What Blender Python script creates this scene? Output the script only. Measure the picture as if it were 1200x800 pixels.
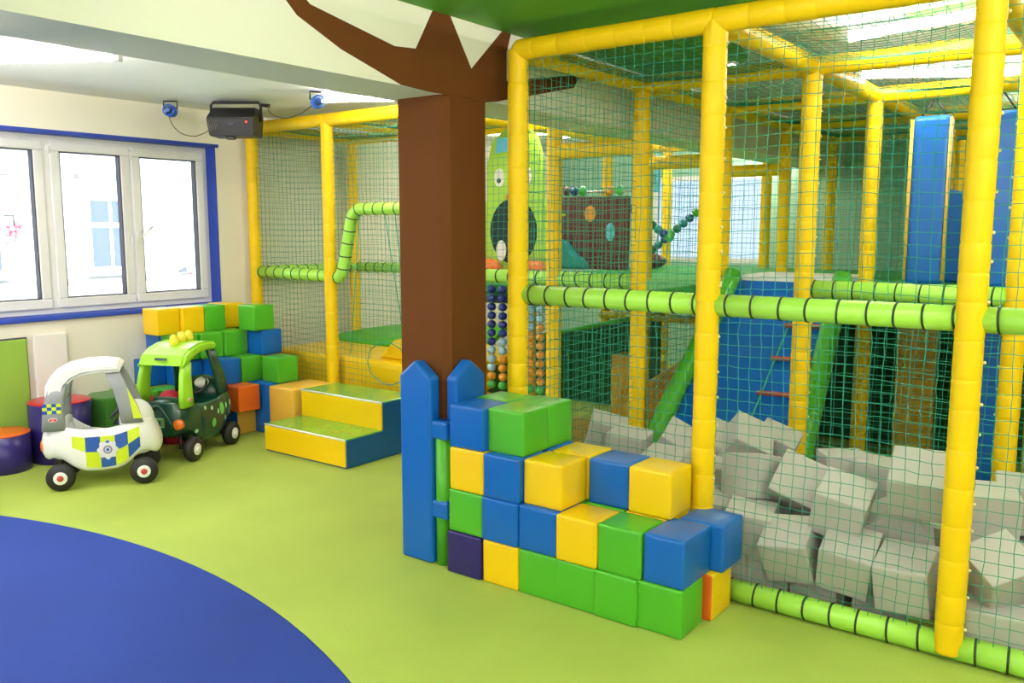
import bpy, bmesh, math, random
import numpy as np
from mathutils import Vector, Matrix, Euler

for o in list(bpy.data.objects): bpy.data.objects.remove(o)
C = bpy.context.scene.collection
SC = bpy.context.scene
PI = math.pi
random.seed(7)
rng = np.random.default_rng(11)

# ------------------------------------------------------------------ camera
cam_d = bpy.data.cameras.new('camera'); cam = bpy.data.objects.new('camera', cam_d); C.objects.link(cam)
cam_d.sensor_width = 36.0; cam_d.lens = 36.0 * 1012.0 / 1200.0; cam_d.clip_start = 0.05
cam.location = (0, 0, 1.6)
cam.rotation_euler = (math.radians(90 - 7.431), 0, math.radians(36.674))
SC.camera = cam
# ------------------------------------------------------------------ world, exposure
W = bpy.data.worlds.new('overcast'); SC.world = W; W.use_nodes = True
bg = W.node_tree.nodes['Background']; bg.inputs[0].default_value = (0.86, 0.92, 1.0, 1); bg.inputs[1].default_value = 10.0
SC.view_settings.view_transform = 'Standard'; SC.view_settings.look = 'None'
SC.view_settings.exposure = 0.36; SC.view_settings.gamma = 1.0; SC.view_settings.use_curve_mapping = False
LAMP = 72.0          # emission of the fluorescent tubes
# ------------------------------------------------------------------ materials
def nodes_mat(name):
    m = bpy.data.materials.new(name); m.use_nodes = True
    return m, m.node_tree.nodes, m.node_tree.links, m.node_tree.nodes['Principled BSDF']
def mat(name, col, rough=0.5, var=0.06, scale=6.0, bump=0.0, bscale=40.0, coat=0.0, metal=0.0, spec=0.5):
    m, n, l, b = nodes_mat(name)
    tc = n.new('ShaderNodeTexCoord')
    nz = n.new('ShaderNodeTexNoise'); nz.inputs['Scale'].default_value = scale; nz.inputs['Detail'].default_value = 4
    l.new(tc.outputs['Object'], nz.inputs['Vector'])
    mx = n.new('ShaderNodeMix'); mx.data_type = 'RGBA'
    mx.inputs[6].default_value = (*[c * (1 - var) for c in col], 1)
    mx.inputs[7].default_value = (*[min(1, c * (1 + var)) for c in col], 1)
    l.new(nz.outputs['Fac'], mx.inputs[0]); l.new(mx.outputs[2], b.inputs['Base Color'])
    b.inputs['Roughness'].default_value = rough; b.inputs['Metallic'].default_value = metal
    b.inputs['Coat Weight'].default_value = coat; b.inputs['Coat Roughness'].default_value = 0.12
    b.inputs['Specular IOR Level'].default_value = spec
    if bump:
        n2 = n.new('ShaderNodeTexNoise'); n2.inputs['Scale'].default_value = bscale; n2.inputs['Detail'].default_value = 3
        l.new(tc.outputs['Object'], n2.inputs['Vector'])
        bp = n.new('ShaderNodeBump'); bp.inputs['Strength'].default_value = bump; bp.inputs['Distance'].default_value = 0.01
        l.new(n2.outputs['Fac'], bp.inputs['Height']); l.new(bp.outputs[0], b.inputs['Normal'])
    return m
def emit(name, col, s):
    m, n, l, b = nodes_mat(name)
    b.inputs['Base Color'].default_value = (*col, 1); b.inputs['Emission Color'].default_value = (*col, 1); b.inputs['Emission Strength'].default_value = s
    return m
def glass(name, tint):
    m, n, l, b = nodes_mat(name); out = n['Material Output']; n.remove(b)
    t = n.new('ShaderNodeBsdfTransparent'); g = n.new('ShaderNodeBsdfGlossy'); g.inputs['Roughness'].default_value = 0.02
    t.inputs[0].default_value = tint
    f = n.new('ShaderNodeFresnel'); f.inputs[0].default_value = 1.35
    x = n.new('ShaderNodeMixShader'); l.new(f.outputs[0], x.inputs[0]); l.new(t.outputs[0], x.inputs[1]); l.new(g.outputs[0], x.inputs[2])
    l.new(x.outputs[0], out.inputs[0]); return m
def carpet(name, col, rough=0.7):
    m, n, l, b = nodes_mat(name)
    tc = n.new('ShaderNodeTexCoord')
    a = n.new('ShaderNodeTexNoise'); a.inputs['Scale'].default_value = 260; a.inputs['Detail'].default_value = 2
    c = n.new('ShaderNodeTexNoise'); c.inputs['Scale'].default_value = 1.6; c.inputs['Detail'].default_value = 5
    for q in (a, c): l.new(tc.outputs['Object'], q.inputs['Vector'])
    ad = n.new('ShaderNodeMath'); ad.operation = 'MULTIPLY_ADD'; ad.inputs[1].default_value = 0.55
    sc = n.new('ShaderNodeMath'); sc.operation = 'MULTIPLY'; sc.inputs[1].default_value = 0.45
    l.new(c.outputs['Fac'], sc.inputs[0]); l.new(a.outputs['Fac'], ad.inputs[0]); l.new(sc.outputs[0], ad.inputs[2])
    r = n.new('ShaderNodeValToRGB')
    r.color_ramp.elements[0].position = 0.3; r.color_ramp.elements[1].position = 0.72
    r.color_ramp.elements[0].color = (*[x * 0.78 for x in col], 1); r.color_ramp.elements[1].color = (*[x * 1.18 for x in col], 1)
    l.new(ad.outputs[0], r.inputs[0]); l.new(r.outputs[0], b.inputs['Base Color'])
    b.inputs['Roughness'].default_value = rough; b.inputs['Specular IOR Level'].default_value = 0.2
    bp = n.new('ShaderNodeBump'); bp.inputs['Strength'].default_value = 0.25; bp.inputs['Distance'].default_value = 0.004
    l.new(a.outputs['Fac'], bp.inputs['Height']); l.new(bp.outputs[0], b.inputs['Normal'])
    return m
def vinyl(name, col, rough=0.34): return mat(name, col, rough, 0.05, 5, 0.14, 11, coat=0.12, spec=0.35)

M = dict(
    yellow=vinyl('yellow_vinyl', (0.86, 0.55, 0.004)), green=vinyl('green_vinyl', (0.075, 0.40, 0.022)),
    blue=vinyl('blue_vinyl', (0.004, 0.115, 0.47)), purple=vinyl('purple_vinyl', (0.022, 0.012, 0.13)),
    orange=vinyl('orange_vinyl', (0.72, 0.13, 0.012)), red=vinyl('red_vinyl', (0.55, 0.02, 0.04)),
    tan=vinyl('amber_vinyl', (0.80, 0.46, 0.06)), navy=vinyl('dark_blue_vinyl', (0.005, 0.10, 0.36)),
    deck=mat('green_deck_mat', (0.05, 0.30, 0.05), 0.6, 0.06, 5, spec=0.2), dimpane=glass('dimming_pane', (0.275, 0.30, 0.325, 1)),  # last entry: dark pane tint added to dim the outside brightness
    lime=vinyl('lime_vinyl', (0.30, 0.68, 0.04)), darkgreen=vinyl('dark_green_vinyl', (0.012, 0.10, 0.04)),
    pad=mat('yellow_foam_sleeve', (0.86, 0.56, 0.004), 0.45, 0.04, 8, 0.05, 20, coat=0.0, spec=0.25),
    rail=mat('lime_foam_sleeve', (0.37, 0.73, 0.08), 0.40, 0.04, 8, 0.05, 20, coat=0.1),
    tie=mat('black_tie', (0.006, 0.03, 0.012), 0.5), nub=mat('cream_cable_tie', (0.75, 0.66, 0.35), 0.5),
    net=mat('teal_net_cord', (0.022, 0.28, 0.185), 0.7, 0.2, 30),
    foam=mat('grey_foam', (0.47, 0.455, 0.43), 0.95, 0.05, 5, 0.12, 160, spec=0.15),
    floor=carpet('lime_carpet', (0.375, 0.475, 0.085)), rug=carpet('navy_carpet', (0.017, 0.047, 0.29)),
    greenwall=mat('pale_green_paint', (0.30, 0.50, 0.38), 0.8, 0.02, 2), panel=vinyl('olive_lime_vinyl', (0.28, 0.47, 0.07)), hexgreen=vinyl('moss_green_vinyl', (0.055, 0.21, 0.03)),
    wall=mat('cream_paint', (0.80, 0.76, 0.655), 0.8, 0.02, 2, 0.05, 90), white=mat('white_paint', (0.80, 0.80, 0.78), 0.8, 0.02, 2),
    beam=mat('off_white_paint', (0.78, 0.77, 0.66), 0.8, 0.02, 2), brown=mat('brown_paint', (0.125, 0.042, 0.009), 0.8, 0.06, 3, 0.04, 60, spec=0.15),
    canopy=mat('leaf_green_paint', (0.095, 0.38, 0.028), 0.6, 0.12, 2), wblue=mat('blue_wall_paint', (0.02, 0.06, 0.42), 0.55),
    pvc=mat('white_pvc', (0.78, 0.78, 0.79), 0.35, 0.02, 3), seal=mat('dark_window_seal', (0.05, 0.05, 0.07), 0.6),
    glass=glass('window_glass', (0.95, 0.98, 0.97, 1)), black=mat('black_casing', (0.012, 0.012, 0.013), 0.45, 0.2, 30, 0.1, 80),
    metal=mat('grey_metal', (0.35, 0.35, 0.36), 0.35, metal=0.8), spotblue=mat('blue_lamp_casing', (0.02, 0.12, 0.62), 0.35),
    lampwhite=mat('lamp_housing', (0.82, 0.82, 0.80), 0.5), tube=emit('fluorescent_tube', (1.0, 0.945, 0.85), LAMP), down=emit('downlight', (1.0, 0.95, 0.85), 12.0),
    led=emit('red_led', (1, 0.05, 0.03), 2.0), cable=mat('brown_cable', (0.10, 0.06, 0.05), 0.6),
    carwhite=mat('white_plastic', (0.86, 0.86, 0.86), 0.32, 0.02, 3, coat=0.2), cargrey=mat('grey_plastic', (0.27, 0.29, 0.30), 0.4),
    cardark=mat('bottle_green_plastic', (0.006, 0.055, 0.035), 0.25, 0.1, 4, coat=0.3), carlime=mat('lime_plastic', (0.33, 0.70, 0.03), 0.3, 0.04, 4, coat=0.2),
    tyre=mat('black_tyre', (0.012, 0.012, 0.012), 0.55), hubred=mat('red_hub', (0.5, 0.05, 0.04), 0.4), decalyellow=mat('decal_yellow', (0.62, 0.75, 0.02), 0.4),
    decalblue=mat('decal_blue', (0.012, 0.085, 0.38), 0.4), silver=mat('silver_badge', (0.72, 0.72, 0.78), 0.35), badge=mat('badge_violet', (0.25, 0.22, 0.42), 0.4),
    mint=mat('mint_spot', (0.40, 0.68, 0.42), 0.4), leafspot=mat('light_green_spot', (0.17, 0.52, 0.10), 0.4), plate=mat('olive_plate', (0.12, 0.24, 0.09), 0.5),
    lightorange=mat('orange_lens', (0.75, 0.16, 0.02), 0.3), signred=mat('sign_red', (0.6, 0.03, 0.02), 0.4),
    bnavy=mat('navy_bead', (0.010, 0.022, 0.20), 0.3, coat=0.2), bsky=mat('pale_blue_bead', (0.34, 0.52, 0.68), 0.3, coat=0.2), borange=mat('orange_bead', (0.75, 0.30, 0.02), 0.3, coat=0.2), bgreen=mat('green_bead', (0.06, 0.42, 0.06), 0.3, coat=0.2),
    teal=mat('teal_plastic', (0.015, 0.22, 0.27), 0.4), maroon=mat('maroon_board', (0.10, 0.012, 0.02), 0.5), dark=mat('dark_opening', (0.006, 0.03, 0.035), 0.8),
    sky=mat('sky_blue_plastic', (0.12, 0.50, 0.75), 0.3), monster=mat('yellow_green_board', (0.36, 0.62, 0.05), 0.45), rope=mat('teal_rope', (0.03, 0.34, 0.22), 0.7),
    facade=mat('white_render', (0.38, 0.38, 0.38), 0.9), cornice=mat('grey_stone', (0.13, 0.12, 0.12), 0.9), farglass=mat('far_window_glass', (0.075, 0.09, 0.17), 0.9, spec=0.1),
    flower=mat('red_flower', (0.55, 0.12, 0.15), 0.8), pave=mat('street', (0.80, 0.80, 0.82), 0.9), treadgreen=mat('glossy_green_vinyl', (0.13, 0.44, 0.05), 0.22, 0.05, 5, 0.2, 9, coat=0.5), spike=mat('pale_yellow_plastic', (0.88, 0.72, 0.05), 0.35),  shadedyellow=vinyl('shaded_yellow_vinyl', (0.62, 0.35, 0.02)), radiator=mat('white_board', (0.82, 0.79, 0.76), 0.5),  # under-deck yellow vinyl has the shade mixed into its colour
)
# ------------------------------------------------------------------ mesh helpers
def mesh_obj(name, verts, faces, mats, parent=None, fm=None, smooth=False):
    me = bpy.data.meshes.new(name); me.from_pydata([tuple(v) for v in verts], [], faces)
    if not isinstance(mats, (list, tuple)): mats = [mats]
    for m in mats: me.materials.append(m)
    if fm is not None:
        for p, i in zip(me.polygons, fm): p.material_index = i
    if smooth:
        for p in me.polygons: p.use_smooth = True
    o = bpy.data.objects.new(name, me); C.objects.link(o)
    if parent: o.parent = parent
    return o
def bm_obj(name, bm, mats, parent=None, smooth=False, normals=True):
    if normals: bmesh.ops.recalc_face_normals(bm, faces=bm.faces)
    me = bpy.data.meshes.new(name); bm.to_mesh(me); bm.free()
    if not isinstance(mats, (list, tuple)): mats = [mats]
    for m in mats: me.materials.append(m)
    if smooth:
        for p in me.polygons: p.use_smooth = True
    o = bpy.data.objects.new(name, me); C.objects.link(o)
    if parent: o.parent = parent
    return o
def tag(o, label=None, cat=None, group=None, kind=None):
    if label: o['label'] = label
    if cat: o['category'] = cat
    if group: o['group'] = group
    if kind: o['kind'] = kind
    return o
def empty(name, loc=(0, 0, 0), rz=0.0, parent=None):
    o = bpy.data.objects.new(name, None); C.objects.link(o); o.location = loc; o.rotation_euler = (0, 0, rz); o.empty_display_size = 0.1
    if parent: o.parent = parent
    return o
def inst(src, name, parent=None, loc=None, rot=None):
    o = src.copy(); C.objects.link(o); o.name = name; o.parent = parent
    if loc is not None: o.location = loc
    if rot is not None: o.rotation_euler = rot
    return o
def add_box(bm, a, b, bev=0.0, seg=2, mi=0):
    r = bmesh.ops.create_cube(bm, size=1.0); vs = r['verts']
    s = [b[i] - a[i] for i in range(3)]; c = [(a[i] + b[i]) / 2 for i in range(3)]
    for v in vs: v.co = Vector((v.co.x * s[0] + c[0], v.co.y * s[1] + c[1], v.co.z * s[2] + c[2]))
    fs = set(f for v in vs for f in v.link_faces)
    for f in fs: f.material_index = mi
    if bev: bmesh.ops.bevel(bm, geom=list(set(e for v in vs for e in v.link_edges)), offset=bev, segments=seg, affect='EDGES', profile=0.5)
def box(name, a, b, m, parent=None, bev=0.0, seg=2, smooth=False):
    bm = bmesh.new(); add_box(bm, a, b, bev, seg); return bm_obj(name, bm, m, parent, smooth)
def prism(name, pts, d, m, parent=None, bev=0.0, seg=2):
    """pts: closed outline (3D points in one plane), d: extrusion vector"""
    bm = bmesh.new(); vs = [bm.verts.new(p) for p in pts]; f = bm.faces.new(vs)
    r = bmesh.ops.extrude_face_region(bm, geom=[f]); nv = [g for g in r['geom'] if isinstance(g, bmesh.types.BMVert)]
    for v in nv: v.co += Vector(d)
    if bev: bmesh.ops.bevel(bm, geom=list(bm.edges), offset=bev, segments=seg, affect='EDGES', profile=0.5)
    return bm_obj(name, bm, m, parent)
def frame_of(d):
    d = Vector(d).normalized(); u = d.orthogonal().normalized(); return d, u, d.cross(u)
def add_rings(bm, rings, cap=True, mi=0):
    prev = None; first = None
    for ring in rings:
        vs = [bm.verts.new(p) for p in ring]
        if prev:
            n = len(vs)
            for i in range(n):
                f = bm.faces.new((prev[i], prev[(i + 1) % n], vs[(i + 1) % n], vs[i])); f.material_index = mi; f.smooth = True
        else: first = vs
        prev = vs
    if cap:
        a = bm.faces.new(list(reversed(first))); b = bm.faces.new(prev); a.material_index = mi; b.material_index = mi
def add_tube(bm, pts, r, segs=10, cap=True, mi=0):
    pts = [Vector(p) for p in pts]; n = len(pts)
    rs = r if isinstance(r, (list, tuple)) else [r] * n
    rings = []; u = None
    for i, p in enumerate(pts):
        t = (pts[min(i + 1, n - 1)] - pts[max(i - 1, 0)]).normalized()
        if u is None: u = t.orthogonal().normalized()
        u = (u - t * u.dot(t)).normalized(); w = t.cross(u)
        rings.append([p + (u * math.cos(2 * PI * k / segs) + w * math.sin(2 * PI * k / segs)) * rs[i] for k in range(segs)])
    add_rings(bm, rings, cap, mi)
def tube(name, pts, r, m, parent=None, segs=10):
    bm = bmesh.new(); add_tube(bm, pts, r, segs); return bm_obj(name, bm, m, parent)
def add_lathe(bm, prof, segs=20, mi=0, axis='z', c=(0, 0, 0), cap=True):
    rings = []
    for r, h in prof:
        ring = []
        for k in range(segs):
            a = 2 * PI * k / segs; x, y = max(r, 1e-4) * math.cos(a), max(r, 1e-4) * math.sin(a)
            p = (x, y, h) if axis == 'z' else ((h, x, y) if axis == 'x' else (x, h, y))
            ring.append(Vector(p) + Vector(c))
        rings.append(ring)
    add_rings(bm, rings, cap, mi)
def add_ball(bm, c, r, sx=1, sy=1, sz=1, sub=2, mi=0):
    q = bmesh.ops.create_icosphere(bm, subdivisions=sub, radius=r)
    for v in q['verts']: v.co = Vector((v.co.x * sx + c[0], v.co.y * sy + c[1], v.co.z * sz + c[2]))
    for f in set(f for v in q['verts'] for f in v.link_faces): f.material_index = mi; f.smooth = True
def ball(name, c, r, m, parent=None, s=(1, 1, 1), sub=2):
    bm = bmesh.new(); add_ball(bm, c, r, *s, sub=sub); return bm_obj(name, bm, m, parent)
def soft_block_mesh(name, m, r=0.008, puff=0.005, n=7, fm=None):
    """unit cube 1x1x1 sized 0.2 m, rounded edges and lightly puffed faces, resting at z=0"""
    h = 0.0995; vs = []; fs = []; mi = []; ins = h - r
    ax = [((1, 0, 0), (0, 1, 0), (0, 0, 1)), ((-1, 0, 0), (0, 0, 1), (0, 1, 0)), ((0, 1, 0), (0, 0, 1), (1, 0, 0)), ((0, -1, 0), (1, 0, 0), (0, 0, 1)), ((0, 0, 1), (1, 0, 0), (0, 1, 0)), ((0, 0, -1), (0, 1, 0), (1, 0, 0))]
    g = [-1.0, -0.955, -0.86, -0.4, 0.0, 0.4, 0.86, 0.955, 1.0]; n = len(g)
    for k, (N, U, V) in enumerate(ax):
        N, U, V = Vector(N), Vector(U), Vector(V); b0 = len(vs)
        for i in range(n):
            for j in range(n):
                p = (N + U * g[i] + V * g[j]) * h
                q = Vector([max(-ins, min(ins, t)) for t in p]); d = p - q
                p = q + d.normalized() * r
                p += N * puff * (1 - g[i] ** 2) * (1 - g[j] ** 2) * (0.15 if k == 5 else 1)
                vs.append(p + Vector((0, 0, 0.1)))
        for i in range(n - 1):
            for j in range(n - 1):
                fs.append((b0 + i * n + j, b0 + (i + 1) * n + j, b0 + (i + 1) * n + j + 1, b0 + i * n + j + 1)); mi.append(fm[k] if fm else 0)
    me = bpy.data.meshes.new(name); me.from_pydata([tuple(v) for v in vs], [], fs)
    for mm in (m if isinstance(m, list) else [m]): me.materials.append(mm)
    for p, i in zip(me.polygons, mi): p.material_index = i; p.use_smooth = True
    bm = bmesh.new(); bm.from_mesh(me); bmesh.ops.remove_doubles(bm, verts=bm.verts, dist=1e-5); bm.to_mesh(me); bm.free()
    return me
def bez(p0, p1, p2, n=12):
    p0, p1, p2 = Vector(p0), Vector(p1), Vector(p2)
    return [p0 * (1 - t) ** 2 + p1 * 2 * t * (1 - t) + p2 * t * t for t in [i / n for i in range(n + 1)]]

# ------------------------------------------------------------------ net builder
def net_mesh(name, w, h, cell=0.047, r=0.0016, sag=0.012, wob=0.006, hole=None, seed=0):
    """net in the local XZ plane, x 0..w, z 0..h"""
    R = np.random.default_rng(seed)
    nu, nv = max(2, round(w / cell)), max(2, round(h / cell))
    X, Zz = np.meshgrid(np.linspace(0, w, nu + 1), np.linspace(0, h, nv + 1), indexing='ij')
    ph = R.uniform(0, 6.28, 8)
    ed = np.sin(np.pi * X / w) * np.sin(np.pi * Zz / h)
    dx = wob * (np.sin(Zz * 3.1 + ph[0]) + 0.6 * np.sin(Zz * 7 + X * 2 + ph[1])) * (0.35 + 0.65 * np.sin(np.pi * X / w))
    dz = wob * (np.sin(X * 4.1 + ph[2]) + 0.6 * np.sin(X * 8 + Zz * 2.3 + ph[3])) * (0.3 + 0.7 * np.sin(np.pi * Zz / h))
    dy = sag * ed + 0.006 * ed * np.sin(X * 5 + ph[4]) * np.sin(Zz * 4 + ph[5])
    dx = dx + R.normal(0, 0.0016, X.shape); dz = dz + R.normal(0, 0.0016, X.shape)
    P = np.stack([X + dx, dy, Zz + dz], -1)
    segs = []
    for A, B in ((P[:-1], P[1:]), (P[:, :-1], P[:, 1:])):
        a = A.reshape(-1, 3); b = B.reshape(-1, 3)
        if hole is not None:
            mid = (a + b) / 2; k = ((mid[:, 0] - hole[0]) / hole[2]) ** 2 + ((mid[:, 2] - hole[1]) / hole[3]) ** 2 > 1
            a, b = a[k], b[k]
        segs.append((a, b))
    vs = []
    for q, (a, b) in enumerate(segs):
        w1 = np.array([0, 1.0, 0]); w2 = np.array([0, 0, 1.0]) if q == 0 else np.array([1.0, 0, 0])
        for s in range(3):
            o = r * (math.cos(2.094 * s) * w1 + math.sin(2.094 * s) * w2); vs.append((a + o, b + o))
    V = []; F = []; base = 0
    for q in range(2):
        n = len(segs[q][0]); blk = np.stack([vs[q * 3 + s][e] for s in range(3) for e in range(2)], 1)  # n,6,3 (a0,b0,a1,b1,a2,b2)
        V.append(blk.reshape(-1, 3)); i0 = base + np.arange(n)[:, None] * 6
        for s in range(3):
            t = (s + 1) % 3; F.append(i0 + np.array([2 * s, 2 * s + 1, 2 * t + 1, 2 * t]))
        base += n * 6
    V = np.concatenate(V).astype(np.float32); F = np.concatenate(F).astype(np.int32)
    me = bpy.data.meshes.new(name); me.vertices.add(len(V)); me.vertices.foreach_set('co', V.ravel())
    me.loops.add(F.size); me.loops.foreach_set('vertex_index', F.ravel())
    me.polygons.add(len(F)); me.polygons.foreach_set('loop_start', np.arange(0, F.size, 4, dtype=np.int32))
    me.update(calc_edges=True); me.materials.append(M['net']); return me
NETS = {}
def net(parent, p, d, w, h, flat=False, rot=0, seed=None, **k):
    """p: corner, d: 'x','y' upright along that axis; 'h' = horizontal (w along x, h along y)"""
    key = (round(w, 2), round(h, 2), d == 'h', tuple(sorted(k.items())) if k else None, (seed or 0) % 2)
    if key not in NETS: NETS[key] = net_mesh('net', w, h, seed=len(NETS) + 3, **k)
    o = bpy.data.objects.new('net', NETS[key]); C.objects.link(o); o.parent = parent; o.location = p
    if d == 'y': o.rotation_euler = (0, 0, PI / 2)
    if d == 'h': o.rotation_euler = (-PI / 2, 0, 0)
    return o

# ================================================================== STRUCTURE
XW, ZC, YB = -6.32, 2.56, 9.3
def struct(name, a, b, m, bev=0.0): return tag(box(name, a, b, m, None, bev), kind='structure')
struct('floor', (XW - 0.3, -3.6, -0.1), (3.6, YB + 0.1, 0), M['floor'])
struct('ceiling', (XW - 0.3, -3.6, ZC), (3.6, YB + 0.1, ZC + 0.12), M['white'])
WY0, WY1, WZ0, WZ1 = 1.15, 4.372, 0.955, 2.27
wl = tag(empty('wall_left'), kind='structure')
for a, b in (((XW - 0.35, -3.6, 0), (XW, YB, WZ0)), ((XW - 0.35, -3.6, WZ1), (XW, YB, ZC)), ((XW - 0.35, -3.6, WZ0), (XW, -3.2, WZ1)), ((XW - 0.35, 0.75, WZ0), (XW, WY0, WZ1)), ((XW - 0.35, WY1, WZ0), (XW, YB, WZ1))):
    box('plaster', a, b, M['wall'], wl)
# blue painted reveal of the window
t = tag(empty('trim_1'), kind='structure')
e = 0.006
box('reveal_top', (XW - 0.2, WY0, WZ1 - e), (XW + 0.004, WY1 + 0.035, WZ1 + 0.002), M['wblue'], t)
box('reveal_top_band', (XW, WY0, WZ1), (XW + 0.004, WY1 + 0.035, WZ1 + 0.022), M['wblue'], t)
box('reveal_side', (XW - 0.2, WY1 - e, WZ0), (XW + 0.004, WY1 + 0.002, WZ1), M['wblue'], t)
box('window_sill', (XW - 0.2, WY0, WZ0 - 0.005), (XW + 0.03, WY1 + 0.045, WZ0 + 0.03), M['wblue'], t, 0.008)
BX0, BX1, BZ = -3.01, -2.66, 2.21
struct('beam', (BX0, -3.6, BZ), (BX1, YB, ZC), M['beam'])
struct('wall_right', (3.5, -3.6, 0), (3.6, YB, ZC), M['wall'])
struct('wall_front', (XW, -3.6, 0), (3.5, -3.5, ZC), M['wall'])
# back wall with its window
bw = tag(empty('wall_back'), kind='structure')
FX0, FX1, FZ0, FZ1 = -4.85, -3.42, 1.22, 2.2
for a, b in (((XW, YB, 0), (3.5, YB + 0.1, FZ0)), ((XW, YB, FZ1), (3.5, YB + 0.1, ZC)), ((XW, YB, FZ0), (FX0, YB + 0.1, FZ1)), ((FX1, YB, FZ0), (3.5, YB + 0.1, FZ1))):
    box('plaster', a, b, M['greenwall'], bw)
w2 = tag(empty('window_2'), kind='structure')
for a, b in (((FX0, YB + .02, FZ0), (FX1, YB + .08, FZ0 + .05)), ((FX0, YB + .02, FZ1 - .05), (FX1, YB + .08, FZ1)), ((FX0, YB + .02, FZ0), (FX0 + .05, YB + .08, FZ1)), ((FX1 - .05, YB + .02, FZ0), (FX1, YB + .08, FZ1)), (((FX0 + FX1) / 2 - .03, YB + .02, FZ0), ((FX0 + FX1) / 2 + .03, YB + .08, FZ1))):
    box('frame_bar', a, b, M['pvc'], w2)
box('pane', (FX0 + .05, YB + .045, FZ0 + .05), (FX1 - .05, YB + .055, FZ1 - .05), M['dimpane'], w2)  # tinted only to hold back the glare outside
# column painted as a tree trunk
CX0, CX1, CY0, CY1 = -2.957, -2.66, 3.06, 3.355
ch = 0.035
o = prism('column', [(CX0, CY0, 0), (CX1 - ch, CY0, 0), (CX1, CY0 + ch, 0), (CX1, CY1, 0), (CX0, CY1, 0)], (0, 0, BZ), M['brown'], None)
tag(o, kind='structure')
# painted branches on the beam face (thin paint film modelled 2 mm proud)
mur = tag(empty('trim_2'), kind='structure')
def yz(name, pts, m):
    return prism(name, [(BX1, y, z) for y, z in pts], (0.003, 0, 0), m, mur)
yz('painted_branches', [(2.02, 2.558), (2.172, 2.439), (2.221, 2.394), (2.439, 2.305), (2.775, 2.212), (2.94, 2.205), (3.358, 2.205), (3.446, 2.218), (3.551, 2.243), (3.734, 2.281), (4.14, 2.371), (4.209, 2.449), (3.734, 2.367), (3.6, 2.335), (3.523, 2.326), (3.523, 2.461), (3.56, 2.558), (3.49, 2.558), (3.249, 2.345), (3.099, 2.558), (2.983, 2.558), (2.87, 2.377), (2.738, 2.366), (2.285, 2.446), (2.12, 2.558)], M['brown'])
can = [(-2.655, 0.6), (0.2, 0.7), (0.9, 1.4), (0.75, 2.2), (1.0, 3.2), (0.4, 4.2), (-0.2, 4.75), (-0.72, 4.65), (-1.0, 4.25), (-1.02, 4.03), (-1.25, 3.86), (-1.53, 3.81), (-1.72, 4.0), (-1.83, 4.4), (-1.95, 4.85), (-2.18, 5.07), (-2.42, 5.1), (-2.655, 4.93)]
pts = []
for i in range(len(can)):        # rounded leaf-like lobes
    p0, p1, p2, p3 = [Vector(can[(i + k) % len(can)]) for k in (-1, 0, 1, 2)]
    for tt in (0, .25, .5, .75):
        q = 0.5 * ((2 * p1) + (p2 - p0) * tt + (2 * p0 - 5 * p1 + 4 * p2 - p3) * tt * tt + (3 * p1 - p0 - 3 * p2 + p3) * tt ** 3)
        pts.append((max(-2.655, q.x), q.y, ZC - 0.004))
prism('painted_canopy', pts, (0, 0, 0.003), M['canopy'], mur)
# ------------------------------------------------------------------ window 1 (left wall)
w1 = tag(empty('window_1'), kind='structure')
gx = -6.47
def frame_rect(name, y0, y1, z0, z1, wd, x0, x1, m, parent, bev=0.004):
    bm = bmesh.new()
    add_box(bm, (x0, y0, z0), (x1, y1, z0 + wd), bev); add_box(bm, (x0, y0, z1 - wd), (x1, y1, z1), bev)
    add_box(bm, (x0, y0, z0 + wd), (x1, y0 + wd, z1 - wd), bev); add_box(bm, (x0, y1 - wd, z0 + wd), (x1, y1, z1 - wd), bev)
    return bm_obj(name, bm, m, parent)
frame_rect('window_frame', WY0, WY1 - 0.005, WZ0 + 0.03, WZ1 - 0.004, 0.045, gx - 0.05, gx + 0.03, M['pvc'], w1)
for k, (y0, y1) in enumerate(((1.2, 2.08), (2.12, 3.03), (3.075, 3.675), (3.69, 4.325))):
    s = frame_rect('sash', y0, y1, WZ0 + 0.07, WZ1 - 0.045, 0.07, gx - 0.03, gx + 0.055, M['pvc'], w1, 0.008)
    frame_rect('glazing_seal', y0 + 0.07, y1 - 0.07, WZ0 + 0.14, WZ1 - 0.115, 0.008, gx - 0.01, gx + 0.045, M['seal'], s, 0)
    box('pane', (gx - 0.004, y0 + 0.07, WZ0 + 0.14), (gx + 0.004, y1 - 0.07, WZ1 - 0.115), M['glass'], s)
    if k >= 2:
        yh = (3.64, 3.725)[k - 2]
        hb = box('handle', (gx + 0.055, yh - 0.014, 1.5), (gx + 0.068, yh + 0.014, 1.585), M['pvc'], s, 0.004)
        bm = bmesh.new(); dz = (-1, 1)[k - 2]
        add_tube(bm, [(gx + 0.068, yh, 1.54), (gx + 0.1, yh, 1.54), (gx + 0.104, yh + (0, 0.09)[k - 2], 1.54 + (-0.1, 0.08)[k - 2])], 0.009, 8)
        bm_obj('lever', bm, M['pvc'], s)
    box('hinge', (gx + 0.03, y0 - 0.018, WZ1 - 0.14), (gx + 0.06, y0 + 0.004, WZ1 - 0.08), M['pvc'], s, 0.004)
for y0, y1 in ((2.08, 2.12), (3.03, 3.075)): box('mullion', (gx - 0.04, y0, WZ0 + 0.07), (gx + 0.04, y1, WZ1 - 0.045), M['pvc'], w1, 0.004)
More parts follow.
